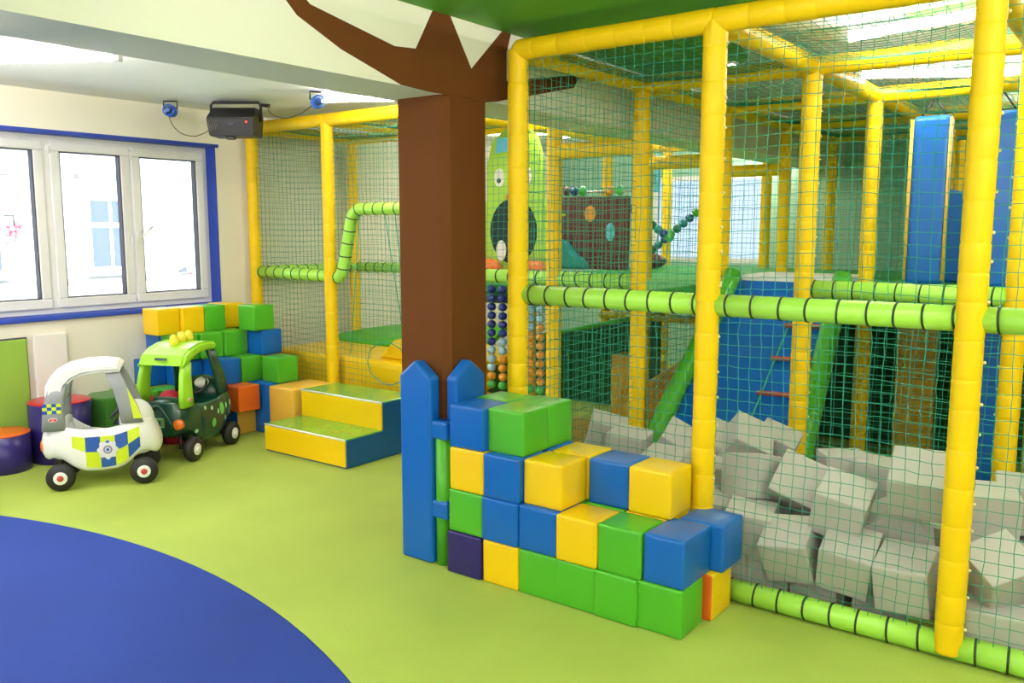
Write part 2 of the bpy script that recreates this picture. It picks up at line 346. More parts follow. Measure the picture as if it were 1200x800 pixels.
# unseen window added in the same wall to let in more daylight
w3 = tag(empty('added_window'), kind='structure')
frame_rect('window_frame', -3.2, 0.75, WZ0, WZ1, 0.05, gx - 0.05, gx + 0.03, M['pvc'], w3)
for y0, y1 in ((-3.15, -2.2), (-2.2, -1.22), (-1.22, -0.25), (-0.25, 0.70)):
    s = frame_rect('sash', y0, y1, WZ0 + 0.05, WZ1 - 0.05, 0.07, gx - 0.03, gx + 0.055, M['pvc'], w3, 0.008)
    box('pane', (gx - 0.004, y0 + 0.07, WZ0 + 0.12), (gx + 0.004, y1 - 0.07, WZ1 - 0.12), M['glass'], s)
# ------------------------------------------------------------------ outside
FXX = -14.0
fac = tag(empty('house_facade', (FXX, 7, 0)), 'bright white rendered house across the street outside the window', 'building')
def fb(name, a, b, m, bev=0.0): return box(name, (a[0] - FXX, a[1] - 7, a[2]), (b[0] - FXX, b[1] - 7, b[2]), m, fac, bev)
fb('wall', (FXX - 0.4, -12, -3), (FXX, 16, 7), M['facade'])
fb('cornice', (FXX, -2, 0.72), (FXX + 0.08, 16, 0.80), M['cornice'], 0.01)
for k, yc in enumerate((2.2, 5.55, 7.62, 9.75)):
    wn = fb('window', (FXX + 0.0, yc - 0.38, 0.92), (FXX + 0.03, yc + 0.38, 2.12), M['pvc'], 0.01)
    for dy in (-0.18, 0.18):
        for z0, z1 in ((0.98, 1.62), (1.70, 2.06)):
            q = box('pane', (0.03, yc - 7 + dy - 0.15, z0), (0.038, yc - 7 + dy + 0.15, z1), M['farglass'], wn)
    fb('window_hood', (FXX, yc - 0.55, 2.40), (FXX + 0.16, yc + 0.5, 2.47), M['cornice'], 0.01)
    fb('window_ledge', (FXX, yc - 0.45, 0.84), (FXX + 0.12, yc + 0.45, 0.90), M['facade'], 0.01)
tag(box('street', (-30, -6, -3.2), (-6.7, 22, -3.0), M['pave']), kind='structure')
fl = tag(empty('hanging_flower_basket', (-13.7, 5.98, 1.45)), 'red flower basket hanging on the white house outside the window', 'flower basket')
bm = bmesh.new()
for i in range(26): add_ball(bm, (random.gauss(0, .05), random.gauss(0, .07), random.gauss(.12, .1)), .045, sub=1)
bm_obj('blossoms', bm, M['flower'], fl); tube('bracket', [(-0.28, 0, .35), (0, 0, .35), (0, 0, 0.2)], .012, M['black'], fl, 6)
pg = tag(empty('pigeon', (FXX + 0.1, 9.02, 0.80)), 'small dark pigeon perched on the ledge of the white house', 'bird')
bm = bmesh.new(); add_ball(bm, (0, 0, .09), .075, 1, 1.7, .95); add_ball(bm, (0, .12, .16), .04); bm_obj('body', bm, M['metal'], pg)
bm = bmesh.new(); add_tube(bm, [(0, -.1, .09), (0, -.24, .05)], [.04, .015], 8); bm_obj('tail', bm, M['seal'], pg)
bm = bmesh.new(); add_tube(bm, [(.02, 0, .0), (.02, 0, .05)], .006, 6); add_tube(bm, [(-.02, 0, .0), (-.02, 0, .05)], .006, 6); bm_obj('feet', bm, M['hubred'], pg)
# ------------------------------------------------------------------ lamps
def fluo(p, ang, L, label, z=ZC):
    t = tag(empty('fluorescent_lamp', (p[0], p[1], z), ang), label, 'lamp', 'fluorescent ceiling lamps')
    box('housing', (0, -0.013, -0.035), (L, 0.013, 0), M['lampwhite'], t, 0.006)
    if z < ZC - .1:
        for x in (.15, L - .15): tube('hanging_rod', [(x, 0, 0), (x, 0, ZC - z)], .006, M['metal'], t, 6)
    for x in (0.0, L): box('end_cap', (x - 0.02, -0.022, -0.08), (x + 0.02, 0.022, -0.0), M['lampwhite'], t, 0.006)
    bm = bmesh.new(); add_tube(bm, [(0.02, 0, -0.058), (L - 0.02, 0, -0.058)], 0.017, 8); bm_obj('tube', bm, M['tube'], t)
    return t
A1 = math.radians(30.5)
fluo((-5.565, 1.934), A1, 1.22, 'bare fluorescent tube on the ceiling between the window and the beam')
fluo((-4.80, 4.23), A1, 1.22, 'fluorescent tube glowing over the play frame beside the brown column')
fluo((-1.275, 4.393), math.radians(-14), 1.22, 'fluorescent tube above the ceiling net nearest the front row of posts')
fluo((-1.513, 5.471), A1, 1.22, 'fluorescent tube above the ceiling net over the hanging blue bags')
fluo((-0.913, 7.332), A1, 1.22, 'fluorescent tube farthest back above the play frame')
for i, (x, y) in enumerate(((-1.9, 1.3), (0.5, 0.9), (-1.5, -1.2), (1.2, 2.6), (-5.6, -0.6), (-4.2, 0.6), (1.2, -1.6), (-4.9, 7.2), (0.25, 3.45), (-3.8, -0.9), (-2.2, -2.6), (-5.6, 6.4), (-4.1, 8.4), (-4.0, 5.6), (-4.6, -2.6), (-0.4, -0.2), (1.9, 0.9), (0.0, 2.0), (-5.9, 0.5))):  # extra tubes added to brighten the hall
    hung = x < -3.5 and y < 3 or y <= -0.15  # added tubes out of view hang lower to light the ceiling
    fluo((x, y), A1, 1.22, 'added fluorescent tube hung low on thin rods to brighten the ceiling, out of view' if hung else 'added bare fluorescent tube brightening the hall, deeper in or above the open floor', ZC - (0.45 if hung else 0))
dl = tag(empty('downlight', (-2.086, 4.92, ZC)), 'small round spotlight set in the green painted ceiling', 'lamp')
bm = bmesh.new(); add_lathe(bm, [(0.055, 0), (0.055, -0.012), (0.04, -0.016)], 20); bm_obj('ring', bm, M['lampwhite'], dl)
bm = bmesh.new(); add_lathe(bm, [(0.036, -0.0165), (0.03, -0.019)], 16); bm_obj('bulb', bm, M['down'], dl)
# ================================================================== FLOOR RUG
n = 96; bm = bmesh.new()
add_lathe(bm, [(4.206, 0.0), (4.209, 0.003), (4.203, 0.005)], 160); rg = bm_obj('carpet', bm, M['rug']); rg.location = (-3.737, -1.938, 0)
tag(rg, 'large round navy blue carpet laid into the lime green floor', 'carpet')
# keep it inside the room walls
me = rg.data
for v in me.vertices:
    v.co.x = max(v.co.x, XW + 0.01 + 3.737); v.co.y = max(v.co.y, -3.49 + 1.938)

# ================================================================== PLAY FRAME
R = 0.05; Y1, Y2, Y3, Y4, Y5 = 3.424, 4.66, 5.90, 7.14, 8.38
XA, XB, XCc, XD = -2.513, -1.515, -0.517, 0.48
TOP = 2.44
pf = tag(empty('play_frame', (0, 0, 0)), 'yellow padded play frame with lime rails and teal netting across the hall', 'play frame')
def sleeve_mesh(L, r, seed, seg=0.125, axis='z'):
    Rr = random.Random(seed); s = 0.0; prof = [(r * 0.86, 0.0)]
    while s < L - 1e-4:
        d = seg * Rr.uniform(0.8, 1.25)
        if L - (s + d) < seg * 0.5: d = L - s
        q = r * Rr.uniform(0.985, 1.02)
        prof += [(q * 0.97, s + 0.004), (q, s + 0.012), (q, s + d - 0.010), (q * 0.985, s + d - 0.003)]
        s += d
        if s < L - 1e-4: prof.append((q * 0.955, s))
    prof.append((r * 0.86, L))
    bm = bmesh.new(); add_lathe(bm, prof, 18, 0, axis)
    Rr2 = random.Random(seed + 5)
    return bm, prof
SL = {}
def sleeve(name, p, L, axis, parent, r=R, var=0, nubs=False):
    key = (round(L, 3), axis, r, var)
    if key not in SL:
        bm, prof = sleeve_mesh(L, r, len(SL) * 13 + var, axis=axis); o = bm_obj(name, bm, M['pad']); SL[key] = o.data
        o.parent = parent; o.location = p
    else:
        o = bpy.data.objects.new(name, SL[key]); C.objects.link(o); o.parent = parent; o.location = p
    return o
NUB = None
def post(x, y, z0=0.0, z1=TOP, nub=None, r=R, var=0):
    global NUB
    p = sleeve('post', (x, y, z0), z1 - z0, 'z', pf, r, var)
    if nub is not None:
        if nub not in SL:
            bm = bmesh.new(); rr = random.Random(3)
            for k in range(19):
                a = nub + rr.uniform(-.15, .15); c = Vector((math.cos(a), math.sin(a), 0)) * (r + 0.003)
                add_ball(bm, (c.x, c.y, 0.1 + k * 0.123 + rr.uniform(-.02, .02)), 0.007, sub=1)
            o = bm_obj('cable_tie', bm, M['nub'], p); o['kind'] = 'stuff'; SL[nub] = o.data
        else:
            o = bpy.data.objects.new('cable_tie', SL[nub]); C.objects.link(o); o.parent = p; o['kind'] = 'stuff'
    return p
def beam(axis, p, L, r=R, var=0): return sleeve('beam', p, L, axis, pf, r, var)
TIE = None
def rail(pts, spacing=0.107, r=0.047, ties=True, off=0.05):
    """lime padded rail along a polyline, ringed by black ties"""
    global TIE
    pts = [Vector(p) for p in pts]
    pts = [p + Vector((0, 0.018, 0)) for p in pts]
    o = tube('rail', pts, r, M['rail'], pf, 16)
    if not ties: return o
    if TIE is None:
        bm = bmesh.new(); prof = [(r - .001, -.0045), (r + .0035, -.0035), (r + .0035, .0035), (r - .001, .0045)]
        add_lathe(bm, prof, 16, 0, 'z'); TIE = bm_obj('tie', bm, M['tie'], o); first = True
    s = off; acc = 0.0; used = False
    for a, b in zip(pts, pts[1:]):
        L = (b - a).length
        while s < acc + L:
            p = a + (b - a) * ((s - acc) / L); d = (b - a).normalized()
            q = d.to_track_quat('Z', 'Y').to_matrix() @ Matrix.Rotation(random.uniform(-.09, .09), 3, 'X') @ Matrix.Rotation(random.uniform(-.09, .09), 3, 'Y')
            k = TIE if (TIE.parent == o and not used) else TIE.copy()
            if k is not TIE: C.objects.link(k)
            used = True; k.parent = o; k.location = p; k.rotation_euler = q.to_euler()
            s += spacing * random.uniform(0.9, 1.1)
        acc += L
    return o
ZR = 1.28
# posts
post(XA, Y1); post(XB, Y1, nub=0.05, var=1, z0=0.05); post(XCc, Y1, z0=0.03, nub=0.05, var=2); post(XD, Y1, nub=0.05)
post(XA, Y2, var=1); post(XB, Y2, nub=0.5); post(XCc, Y2, nub=3.0, var=1); post(XD, Y2)
post(XA, Y3); post(XB, Y3, var=1); post(XCc, Y3, var=1); post(XD, Y3)
post(XA, Y4, var=1); post(XB, Y4); post(XCc, Y4)
post(XA, Y5); post(XB, Y5, var=1); post(XCc, Y5)
XL0, XL1, XL2, XL3 = -6.215, -5.27, -4.2, -3.13
YW = 5.82
post(XL0, Y2, var=1); post(XL1, Y2); post(XL2, Y2); post(XL3, Y2, var=1)
post(-6.235, YW); post(XL1, YW + .08, var=1); post(XL2, Y3); post(XL3, Y3)
post(XL2, Y4, var=1); post(XL3, Y4); post(XL2, Y5); post(XL3, Y5)
# top beams
for y in (Y1, Y2, Y3, Y4, Y5):
    for k, (a, b) in enumerate(((XA, XB), (XB, XCc), (XCc, XD))):
        if y >= Y4 and k == 2: continue
        beam('x', (a, y, TOP), b - a, var=k)
for x in (XA, XB, XCc, XD):
    for k, (a, b) in enumerate(((Y1, Y2), (Y2, Y3), (Y3, Y4), (Y4, Y5))):
        if x == XD and a >= Y3: continue
        beam('y', (x, a, TOP), b - a, var=k % 2)
for a, b in ((XL0, XL1), (XL1, XL2), (XL2, XL3)):
    beam('x', (a, Y2, TOP), b - a)
beam('x', (-6.235, YW, TOP), XL1 + 6.235); beam('x', (XL1, YW + .08, TOP), XL2 - XL1); beam('x', (XL2, Y3, TOP), XL3 - XL2)
beam('y', (XL0, Y2, TOP), YW - Y2); beam('y', (XL1, Y2, TOP), 1.24); beam('y', (XL2, Y2, TOP), 1.24); beam('y', (XL2, Y3, TOP), 1.24); beam('y', (XL2, Y4, TOP), 1.24)
for y in (Y2, Y3, Y4): beam('x', (XL3, y, 2.085), XA - XL3, var=1)
for y in (Y4, Y5): beam('x', (XL2, y, TOP), XL3 - XL2)
beam('x', (XL2, Y4 - .1, 0.80), XA - XL2, 0.035)
# rails
rail([(XA, Y1, ZR), (XB, Y1, ZR)], off=.08); rail([(XB, Y1, ZR), (XCc, Y1, ZR)], off=.09); rail([(XCc, Y1, ZR), (XD, Y1, ZR)], off=.09)
rail([(-3.75, Y2, ZR), (XA, Y2, ZR)]); rail([(XB, Y2, ZR), (XCc, Y2, ZR)]); rail([(XCc, Y2, ZR), (XD, Y2, ZR)])
rail([(XA, Y1, 0.05), (XB, Y1, 0.05)]); rail([(XB, Y1, 0.05), (XCc, Y1, 0.05)], off=.03); rail([(XCc, Y1, 0.05), (XD, Y1, 0.05)], off=.09)
rail([(XA, Y1, 0.05), (XA, Y2, 0.05)], ties=False)
rail([(XL0, Y2, 1.235), (XL1, Y2, 1.225)], off=.06)
sl = [(XL1, Y2, 1.215), (-5.2, Y2, 1.22)] + bez((-5.2, Y2, 1.22), (-5.15, Y2, 1.24), (-5.13, Y2, 1.32), 5)[1:] + [(-5.04, Y2, 1.66)] + bez((-5.04, Y2, 1.66), (-5.01, Y2, 1.745), (-4.92, Y2, 1.75), 5)[1:] + [(-4.2, Y2, 1.75)]
rail(sl, off=.06)
rail([(XL0, Y2 + .05, 1.235), (-6.235, YW, 1.235)]); rail([(-6.235, YW, 1.235), (XL1, YW + .08, 1.235)]); rail([(XL1, YW + .08, 1.235), (XL2, Y3, 1.235)])
# decks (green mats)
DZ = 1.22
def deck(a, b, m='deck'): return box('deck_mat', (a[0], a[1], DZ - 0.06), (b[0], b[1], DZ), M[m], pf, 0.015)
deck((XB + .06, Y2 + .06), (XCc - .01, Y3 - .01)); deck((XCc + .01, Y2 + .06), (XD - .05, Y3 - .01)); deck((XB + .01, Y3 + .01), (XCc - .01, Y4 - .01)); deck((XA + .01, Y3 + .1), (XB - .01, Y4 - .01))
deck((XA + .01, Y4 + .01), (XB - .01, Y5)); deck((XB + .01, Y4 + .01), (XCc, Y5)); deck((XL3, Y2 + .06), (XA - .01, Y3 - .01)); deck((XL2, Y3 + .01), (XL3 - .01, Y4)); deck((XL3 + .01, Y3 + .01), (XA - .01, Y4)); deck((XL2, Y4 + .01), (XA, Y5)); deck((XL2 + .35, Y2 + .06), (XL3 - .01, Y3 - .01))
box('platform_edge', (XL2, Y2 + .05, DZ - .13), (XL3, Y2 + .1, DZ - .06), M['darkgreen'], pf, .01)
# nets
bx = XB - XA; by = Y2 - Y1
net(pf, (XA, Y1, 0.08), 'x', bx, TOP - .08, seed=0); net(pf, (XB, Y1, 0.08), 'x', bx, TOP - .08, seed=1); net(pf, (XCc, Y1, 0.08), 'x', bx, TOP - .08, seed=0)
net(pf, (XA, Y1, 0.08), 'y', by, TOP - .08, seed=0); net(pf, (XA, Y2, 0.08), 'y', by, TOP - .08, seed=1)
net(pf, (XB, Y2, 0.08), 'x', bx, 1.15); net(pf, (XCc, Y2, 0.08), 'x', bx, 1.15, seed=1); net(pf, (XB, Y3, 0.08), 'x', bx, 1.1); net(pf, (XCc, Y3, 0.08), 'x', bx, 1.1, seed=1)
net(pf, (XB, Y3, DZ), 'y', by, TOP - DZ); net(pf, (XB, Y4, DZ), 'y', by, TOP - DZ, seed=1)
net(pf, (XA, Y4, DZ), 'x', bx, TOP - DZ); net(pf, (XB, Y4, DZ), 'x', bx, TOP - DZ, seed=1)
net(pf, (XA, Y5, DZ), 'x', bx, TOP - DZ); net(pf, (XB, Y5, DZ), 'x', bx, TOP - DZ, seed=1); net(pf, (XA, Y4, 0.08), 'x', bx, 1.1); net(pf, (XL3, Y4, 0.08), 'x', XA - XL3, 1.1); net(pf, (XL2, Y4, .08), 'x', XL3 - XL2, 1.1)
net(pf, (XL2, Y2, DZ), 'x', XL3 - XL2, 0.85); net(pf, (XL3, Y2, ZR), 'x', XA - XL3, 0.8)
net(pf, (XL2, Y5, DZ), 'x', XL3 - XL2, 0.85); net(pf, (XL3, Y5, DZ), 'x', XA - XL3, 0.85)
for x in (XA, XB, XCc):
    for k, y in enumerate((Y1, Y2, Y3, Y4)):
        if x == XCc and k > 1: continue
        net(pf, (x, y, TOP), 'h', bx, by, seed=k, sag=.05)
net(pf, (XL0, Y2, 0.08), 'x', XL1 - XL0, TOP - .08); net(pf, (XL1, Y2, 0.08), 'x', XL2 - XL1, TOP - .08, hole=(0.62, 0.50, 0.21, 0.155))
net(pf, (-6.235, Y2, 0.5), 'y', YW - Y2, TOP - .5); net(pf, (-6.235, YW, 0.5), 'x', XL1 + 6.235, TOP - .5); net(pf, (XL1, YW + .08, 0.5), 'x', XL2 - XL1, TOP - .5)
net(pf, (XL0, Y2, TOP), 'h', XL1 - XL0, 1.16, sag=.05); net(pf, (XL1, Y2, TOP), 'h', XL2 - XL1, 1.24, sag=.05); net(pf, (XL2, Y2, TOP), 'h', XL3 - XL2, 1.24, sag=.05); net(pf, (XL2, Y3, TOP), 'h', XL3 - XL2, 1.24, sag=.05)
hr = [(XL1 + 0.62 + 0.215 * math.cos(a), Y2 - 0.004, 0.58 + 0.16 * math.sin(a)) for a in [2 * PI * k / 40 for k in range(41)]]
tube('opening_rope', hr, 0.004, M['net'], pf, 6)
bm = bmesh.new()
for x0, z0, x1, z1 in ((-4.92, 1.74, -5.06, .62), (-4.66, 1.74, -4.45, .64), (-4.55, 1.74, -4.42, .62)): add_tube(bm, [(x0, Y2, z0), ((x0 + x1) / 2, Y2, (z0 + z1) / 2), (x1, Y2, z1)], .004, 5)
bm_obj('lacing_rope', bm, M['rope'], pf)

# ================================================================== RAMP, LADDER, BAGS, PLAY PANELS
rp = tag(empty('climbing_ramp', (0, 0, 0)), 'steep blue padded climbing ramp with green side rolls behind the foam pit', 'ramp')
ra, rb = Vector((0, 4.78, 0.28)), Vector((0, 5.88, 1.25)); nrm = Vector((0, -(rb - ra).z, (rb - ra).y)).normalized() * 0.1
prism('slope', [(XA + .12, ra.y, ra.z), (XA + .12, rb.y, rb.z), (XA + .12, rb.y + .0, rb.z - .16), (XA + .12, ra.y + .12, 0.0), (XA + .12, ra.y, 0.0)], (-1.61 - (XA + .12), 0, 0), M['blue'], rp, 0.02)
for x, xt in ((XA + .06, XA + .12), (XB - .02, -1.64)): tube('side_roll', [(x, 4.79, 0.12), (x, 4.82, 0.34), (xt, 5.74, 1.20), (xt, 5.82, 1.29)], 0.062, M['green'], rp, 14)
tag(box('ramp_landing_pad', (XA + .15, 5.9, DZ - .02), (XB - .1, 6.4, DZ + .06), M['white'], None, .02), 'white padded strip at the top edge of the blue climbing ramp', 'pad')
rl = tag(empty('rope_ladder', (0, 0, 0)), 'rope ladder with red rungs lying on the blue climbing ramp', 'rope ladder')
def onramp(s, h=0.012): return ra + (rb - ra) * s + nrm.normalized() * h
for x0, x1 in ((-1.895, -1.885), (-1.64, -1.66)):
    tube('rope', [(x0, *onramp(0.02, .02)[1:]), (x1, *onramp(1.0, .02)[1:])], 0.006, M['rope'], rl, 6)
for k, s in enumerate((0.13, .31, 0.505, 0.70, 0.89)):
    p = onramp(s, .025); x0 = -1.895
    tube('rung', [(x0 - .02, p.y, p.z), (-1.63, p.y, p.z + .01)], 0.015, M['hubred'], rl, 8)
def bag(x, y, z0, z1, w, d, label):
    t = tag(empty('hanging_bag', (x, y, z0)), label, 'punch bag', 'blue hanging bags on the upper deck')
    box('pad', (-w / 2, -d / 2, 0), (w / 2, d / 2, z1 - z0), M['blue'], t, 0.03, 3)
    for sx in (-1, 1): tube('edge_piping', [(sx * w / 2, -d / 2, 0.03), (sx * w / 2, -d / 2, z1 - z0 - .02)], 0.012, M['tan'], t, 6)
    bm = bmesh.new()
    for sx in (-1, 1): add_tube(bm, [(sx * w * .35, 0, z1 - z0 - .01), (0, 0, TOP - .04 - z0)], 0.006, 6)
    bm_obj('strap', bm, M['black'], t)
bag(-1.165, Y3, 1.255, 2.285, 0.22, 0.12, 'blue hanging bag in full view on the upper deck, orange piping down its edges')
bag(-0.80, Y3, 1.25, 2.285, 0.24, 0.14, 'blue hanging bag partly covered by the nearest tall yellow post')
t = tag(empty('padded_slide_wall', (-1.25, 6.75, DZ)), 'blue padded wall with sloping top behind the hanging bags', 'padded wall')
prism('pad', [(0, 0, 0), (.86, 0, 0), (.86, 0, .38), (.45, 0, .55), (0, 0, .67)], (0, .12, 0), M['blue'], t, .02)
t = tag(box('yellow_wall_pad', (-1.36, 7.75, DZ), (-0.9, 7.87, 2.3), M['yellow'], None, .03), 'yellow wall pad standing high behind the blue sloping wall', 'padded wall')
# monster panel
mp = tag(empty('monster_panel', (-4.27, Y3 - .12, DZ)), 'yellow green monster face panel with a dark open mouth around a tunnel', 'play panel')
out = [(-.42, 0), (.42, 0), (.40, .35), (.35, .5), (.27, .62), (.26, .95), (.2, 1.12), (.1, 1.2), (-.1, 1.2), (-.24, 1.1), (-.3, .9), (-.3, .62), (-.4, .45)]
prism('board', [(x, 0, z) for x, z in out], (0, .05, 0), M['monster'], mp, .008)
prism('mouth', [(.24 * math.cos(a) - 0.02, -.004, .36 + .27 * math.sin(a)) for a in [2 * PI * k / 32 for k in range(32)]], (0, .003, 0), M['dark'], mp)
ey = prism('eye', [(-.16 + .05 * math.cos(a), -.012, .80 + .075 * math.sin(a)) for a in [2 * PI * k / 20 for k in range(20)]], (0, .012, 0), M['white'], mp)
ball('pupil', (-.16, -.014, .775), .022, M['seal'], ey, (1, .4, 1))
e2 = prism('eye', [(.12 + .05 * math.cos(a), -.012, .80 + .075 * math.sin(a)) for a in [2 * PI * k / 20 for k in range(20)]], (0, .012, 0), M['white'], mp); ball('pupil', (.12, -.014, .775), .022, M['seal'], e2, (1, .4, 1))
tag(prism('tooth', [(-.14 + .05 * math.cos(a), -.012, .20 + .085 * math.sin(a)) for a in [2 * PI * k / 20 for k in range(20)]], (0, .008, 0), M['carwhite'], mp), 'white tooth')
ball('nose', (-.03, -.02, .64), .04, M['lightorange'], mp)
for x in (-.24, .22): tag(ball('foot', (x, -.1, .06), .15, M['lightorange'], mp, (1.1, .8, .55)), 'orange foot')
prism('hat_band', [(-.2, -.012, 1.0), (.02, -.012, 1.02), (.02, -.012, 1.12), (-.18, -.012, 1.12)], (0, .01, 0), M['sky'], mp)
# maroon board
mb = tag(empty('activity_board', (-4.32, Y4 - .1, DZ)), 'maroon activity board with blue and orange discs between teal posts', 'play panel')
box('board', (-.34, 0, 0), (.40, .05, .68), M['maroon'], mb, .01)
box('side_frame', (-.44, -.03, 0), (-.32, .08, .66), M['teal'], mb, .015)
for nm, x, z, rx, rz, m in (('disc', .22, .35, .045, .085, 'sky'), ('disc', .0, .52, .06, .075, 'borange')):
    prism(nm, [(x + rx * math.cos(a), -.012, z + rz * math.sin(a)) for a in [2 * PI * k / 20 for k in range(20)]], (0, .012, 0), M[m], mb)
prism('slide_lump', [(-.36, -.14, 0), (.02, -.14, 0), (-.02, -.14, .08), (-.14, -.14, .16), (-.22, -.14, .26), (-.36, -.14, .3)], (0, .13, 0), M['teal'], mb, .02)
tube('top_rod', [(-.44, .02, .73), (.42, .02, .72)], .01, M['metal'], mb, 8)
for k, (x, m) in enumerate(((-.38, 'bgreen'), (-.28, 'maroon'), (-.19, 'bnavy'), (-.1, 'bgreen'), (.2, 'borange'), (.3, 'bgreen'))): ball('abacus_bead', (x, .02, .74 - k * .002), .05, M[m], mb, (.8, 1, 1))
box('panel_strip', (-.4, -.05, .5), (-.26, -.03, .53), M['monster'], mb)
t = tag(empty('hanging_plaque', (-4.0, 7.6, 1.95)), 'sky blue hanging plaque with orange trim seen above the maroon board', 'toy')
box('plate', (-.1, 0, 0), (.1, .03, .35), M['sky'], t, .01); ball('trim_ball', (-.05, -.02, .18), .06, M['borange'], t, (1, .5, .6)); tube('cord', [(0, .015, .35), (0, .015, .49)], .005, M['rope'], t, 6)
# bead ropes crossing before the back window
def bead_rope(a, b, n, label):
    t = tag(empty('bead_rope', a), label, 'bead rope', 'bead ropes crossed before the far window'); a = Vector(a); b = Vector(b); d = b - a
    tube('rope', [(0, 0, 0), d], .006, M['rope'], t, 6)
    for k in range(n):
        p = d * ((k + .5) / n); ball('bead', p, .042, M[('bgreen', 'darkgreen', 'teal', 'bnavy')[k % 4]], t, sub=2)
bead_rope((-4.06, 7.2, 1.84), (-3.55, 7.2, 1.5), 9, 'green bead rope sloping down from the yellow post towards the far window')
bead_rope((-4.05, 7.6, 1.32), (-3.28, 7.6, 1.93), 12, 'dark green bead rope rising across the bright far window')
t = tag(ball('round_cushion', (-3.93, 7.5, DZ + .07), .14, M['maroon'], None, (1.25, 1, .55)), 'dark round cushion lying on the deck under the bead ropes', 'cushion')
# bead strings by the column
def bead_string(x, y, n, cols, label, z=1.22):
    t = tag(empty('bead_string', (x, y, z - n * .06)), label, 'bead string', 'bead strings hanging under the lime rail')
    tube('cord', [(0, 0, 0), (0, 0, n * .06)], .005, M['rope'], t, 6)
    for k in range(n): ball('bead', (random.uniform(-.002, .002), 0, n * .06 - .03 - k * .06), .031, M[cols[k]], t, (1.03, 1.03, .95), 2)
cs = lambda *a: sum(([c] * k for c, k in a), [])
for i, (x, a, lab) in enumerate(((-3.645, cs(('bnavy', 7), ('bsky', 3), ('borange', 1), ('bgreen', 1)), 'bead string nearest the brown column, with a single orange bead'),
    (-3.55, cs(('bnavy', 6), ('bsky', 2), ('borange', 3), ('bgreen', 1)), 'second bead string from the brown column, navy above pale blue and orange'),
    (-3.44, cs(('bnavy', 4), ('bsky', 3), ('borange', 4), ('bgreen', 1)), 'third bead string from the brown column, mostly behind the yellow corner post'),
    (-3.315, cs(('bnavy', 2), ('bsky', 3), ('borange', 6), ('bgreen', 1)), 'bead string just past the yellow corner post, two navy beads on top'),
    (-3.235, cs(('bnavy', 1), ('bsky', 3), ('borange', 7), ('bgreen', 1)), 'bead string farthest from the brown column, a single navy bead on top'))):
    bead_string(x, Y2, 12, a, lab)
# under the deck
t = tag(empty('dark_green_wedge', (-4.2, 6.75, 0)), 'large dark green padded wedge under the deck', 'padded wedge')
prism('cover', [(-.75, 0, 0), (.45, 0, 0), (.45, 0, .78), (-.75, 0, .5)], (0, .7, 0), M['darkgreen'], t, .02)
prism('top_pad', [(-.75, -.01, .5), (.45, -.01, .78), (.45, -.01, .82), (-.75, -.01, .54)], (0, .72, 0), M['green'], t, .012)
tag(prism('shaded_yellow_ramp', [(-3.3, 6.1, 0), (-2.6, 6.1, 0), (-2.6, 6.1, .72), (-2.75, 6.1, .7), (-3.3, 6.1, .32)], (0, .5, 0), M['shadedyellow'], None, .02), 'yellow padded wedge with shade in its colour beside the blue climbing ramp', 'padded wedge')  # yellow pads from here on, darkened in colour for the deck's shade
tag(box('shaded_yellow_block', (-3.62, 6.25, .02), (-3.38, 6.45, .56), M['shadedyellow'], None, .02), 'yellow padded block with shade in its colour standing behind the second row of posts', 'padded block')
tag(box('shaded_yellow_floor_mat', (-4.4, 5.0, 0), (-2.62, 6.05, .03), M['shadedyellow'], None, .012), 'yellow floor mat with shade in its colour under the deck beside the foam pit', 'mat')
tag(box('shaded_yellow_wall_board', (-1.33, 6.0, 0), (-1.09, 6.08, 1.15), M['shadedyellow'], None, .015), 'yellow padded board with shade in its colour standing under the deck behind the foam pit', 'padded board')
tag(box('blue_wall_board', (-.72, 4.9, 0), (-.56, 4.98, 1.15), M['blue'], None, .015), 'narrow blue padded board under the deck beside the tallest yellow post', 'padded board')
tag(box('under_deck_shade_board', (-2.40, 6.7, 0), (.45, 6.76, 1.15), M['darkgreen'], None, .015), 'dark green board added to make the shade under the deck', 'padded board')  # dark sheet added to block light and darken the space under the deck

# mats behind the net near the window
t = tag(empty('yellow_mat', (-5.3, 5.0, 0)), 'long yellow padded bench behind the net beside the foam steps', 'mat')
bm = bmesh.new(); add_box(bm, (-.88, -.26, .0), (1.05, .45, .29), .03, 3); bm_obj('base', bm, M['yellow'], t)
bm = bmesh.new(); add_box(bm, (-.86, -.25, .29), (1.05, .45, .57), .05, 3); bm_obj('top_cushion', bm, M['yellow'], t)
t = tag(empty('yellow_bolster', (-4.55, 5.12, .57)), 'humped yellow cushion lying on the yellow bench', 'cushion')
prism('cover', [(-.42, -.25, 0), (.6, -.25, 0), (.6, -.25, .05), (.2, -.25, .15), (-.05, -.25, .19), (-.25, -.25, .16)], (0, .5, 0), M['yellow'], t, .025, 3)
t = tag(empty('green_mat', (-5.3, 5.45, .0)), 'green folded mat lying behind the yellow bench', 'mat')
prism('cover', [(-.85, 0, .62), (-.5, -.06, .585), (.95, -.06, .60), (.95, .32, .80), (-.2, .32, .74), (-.6, .2, .68)], (0, .012, -.05), M['green'], t, .008)
box('base', (-.8, .02, 0), (.95, .34, .56), M['darkgreen'], t, .02)

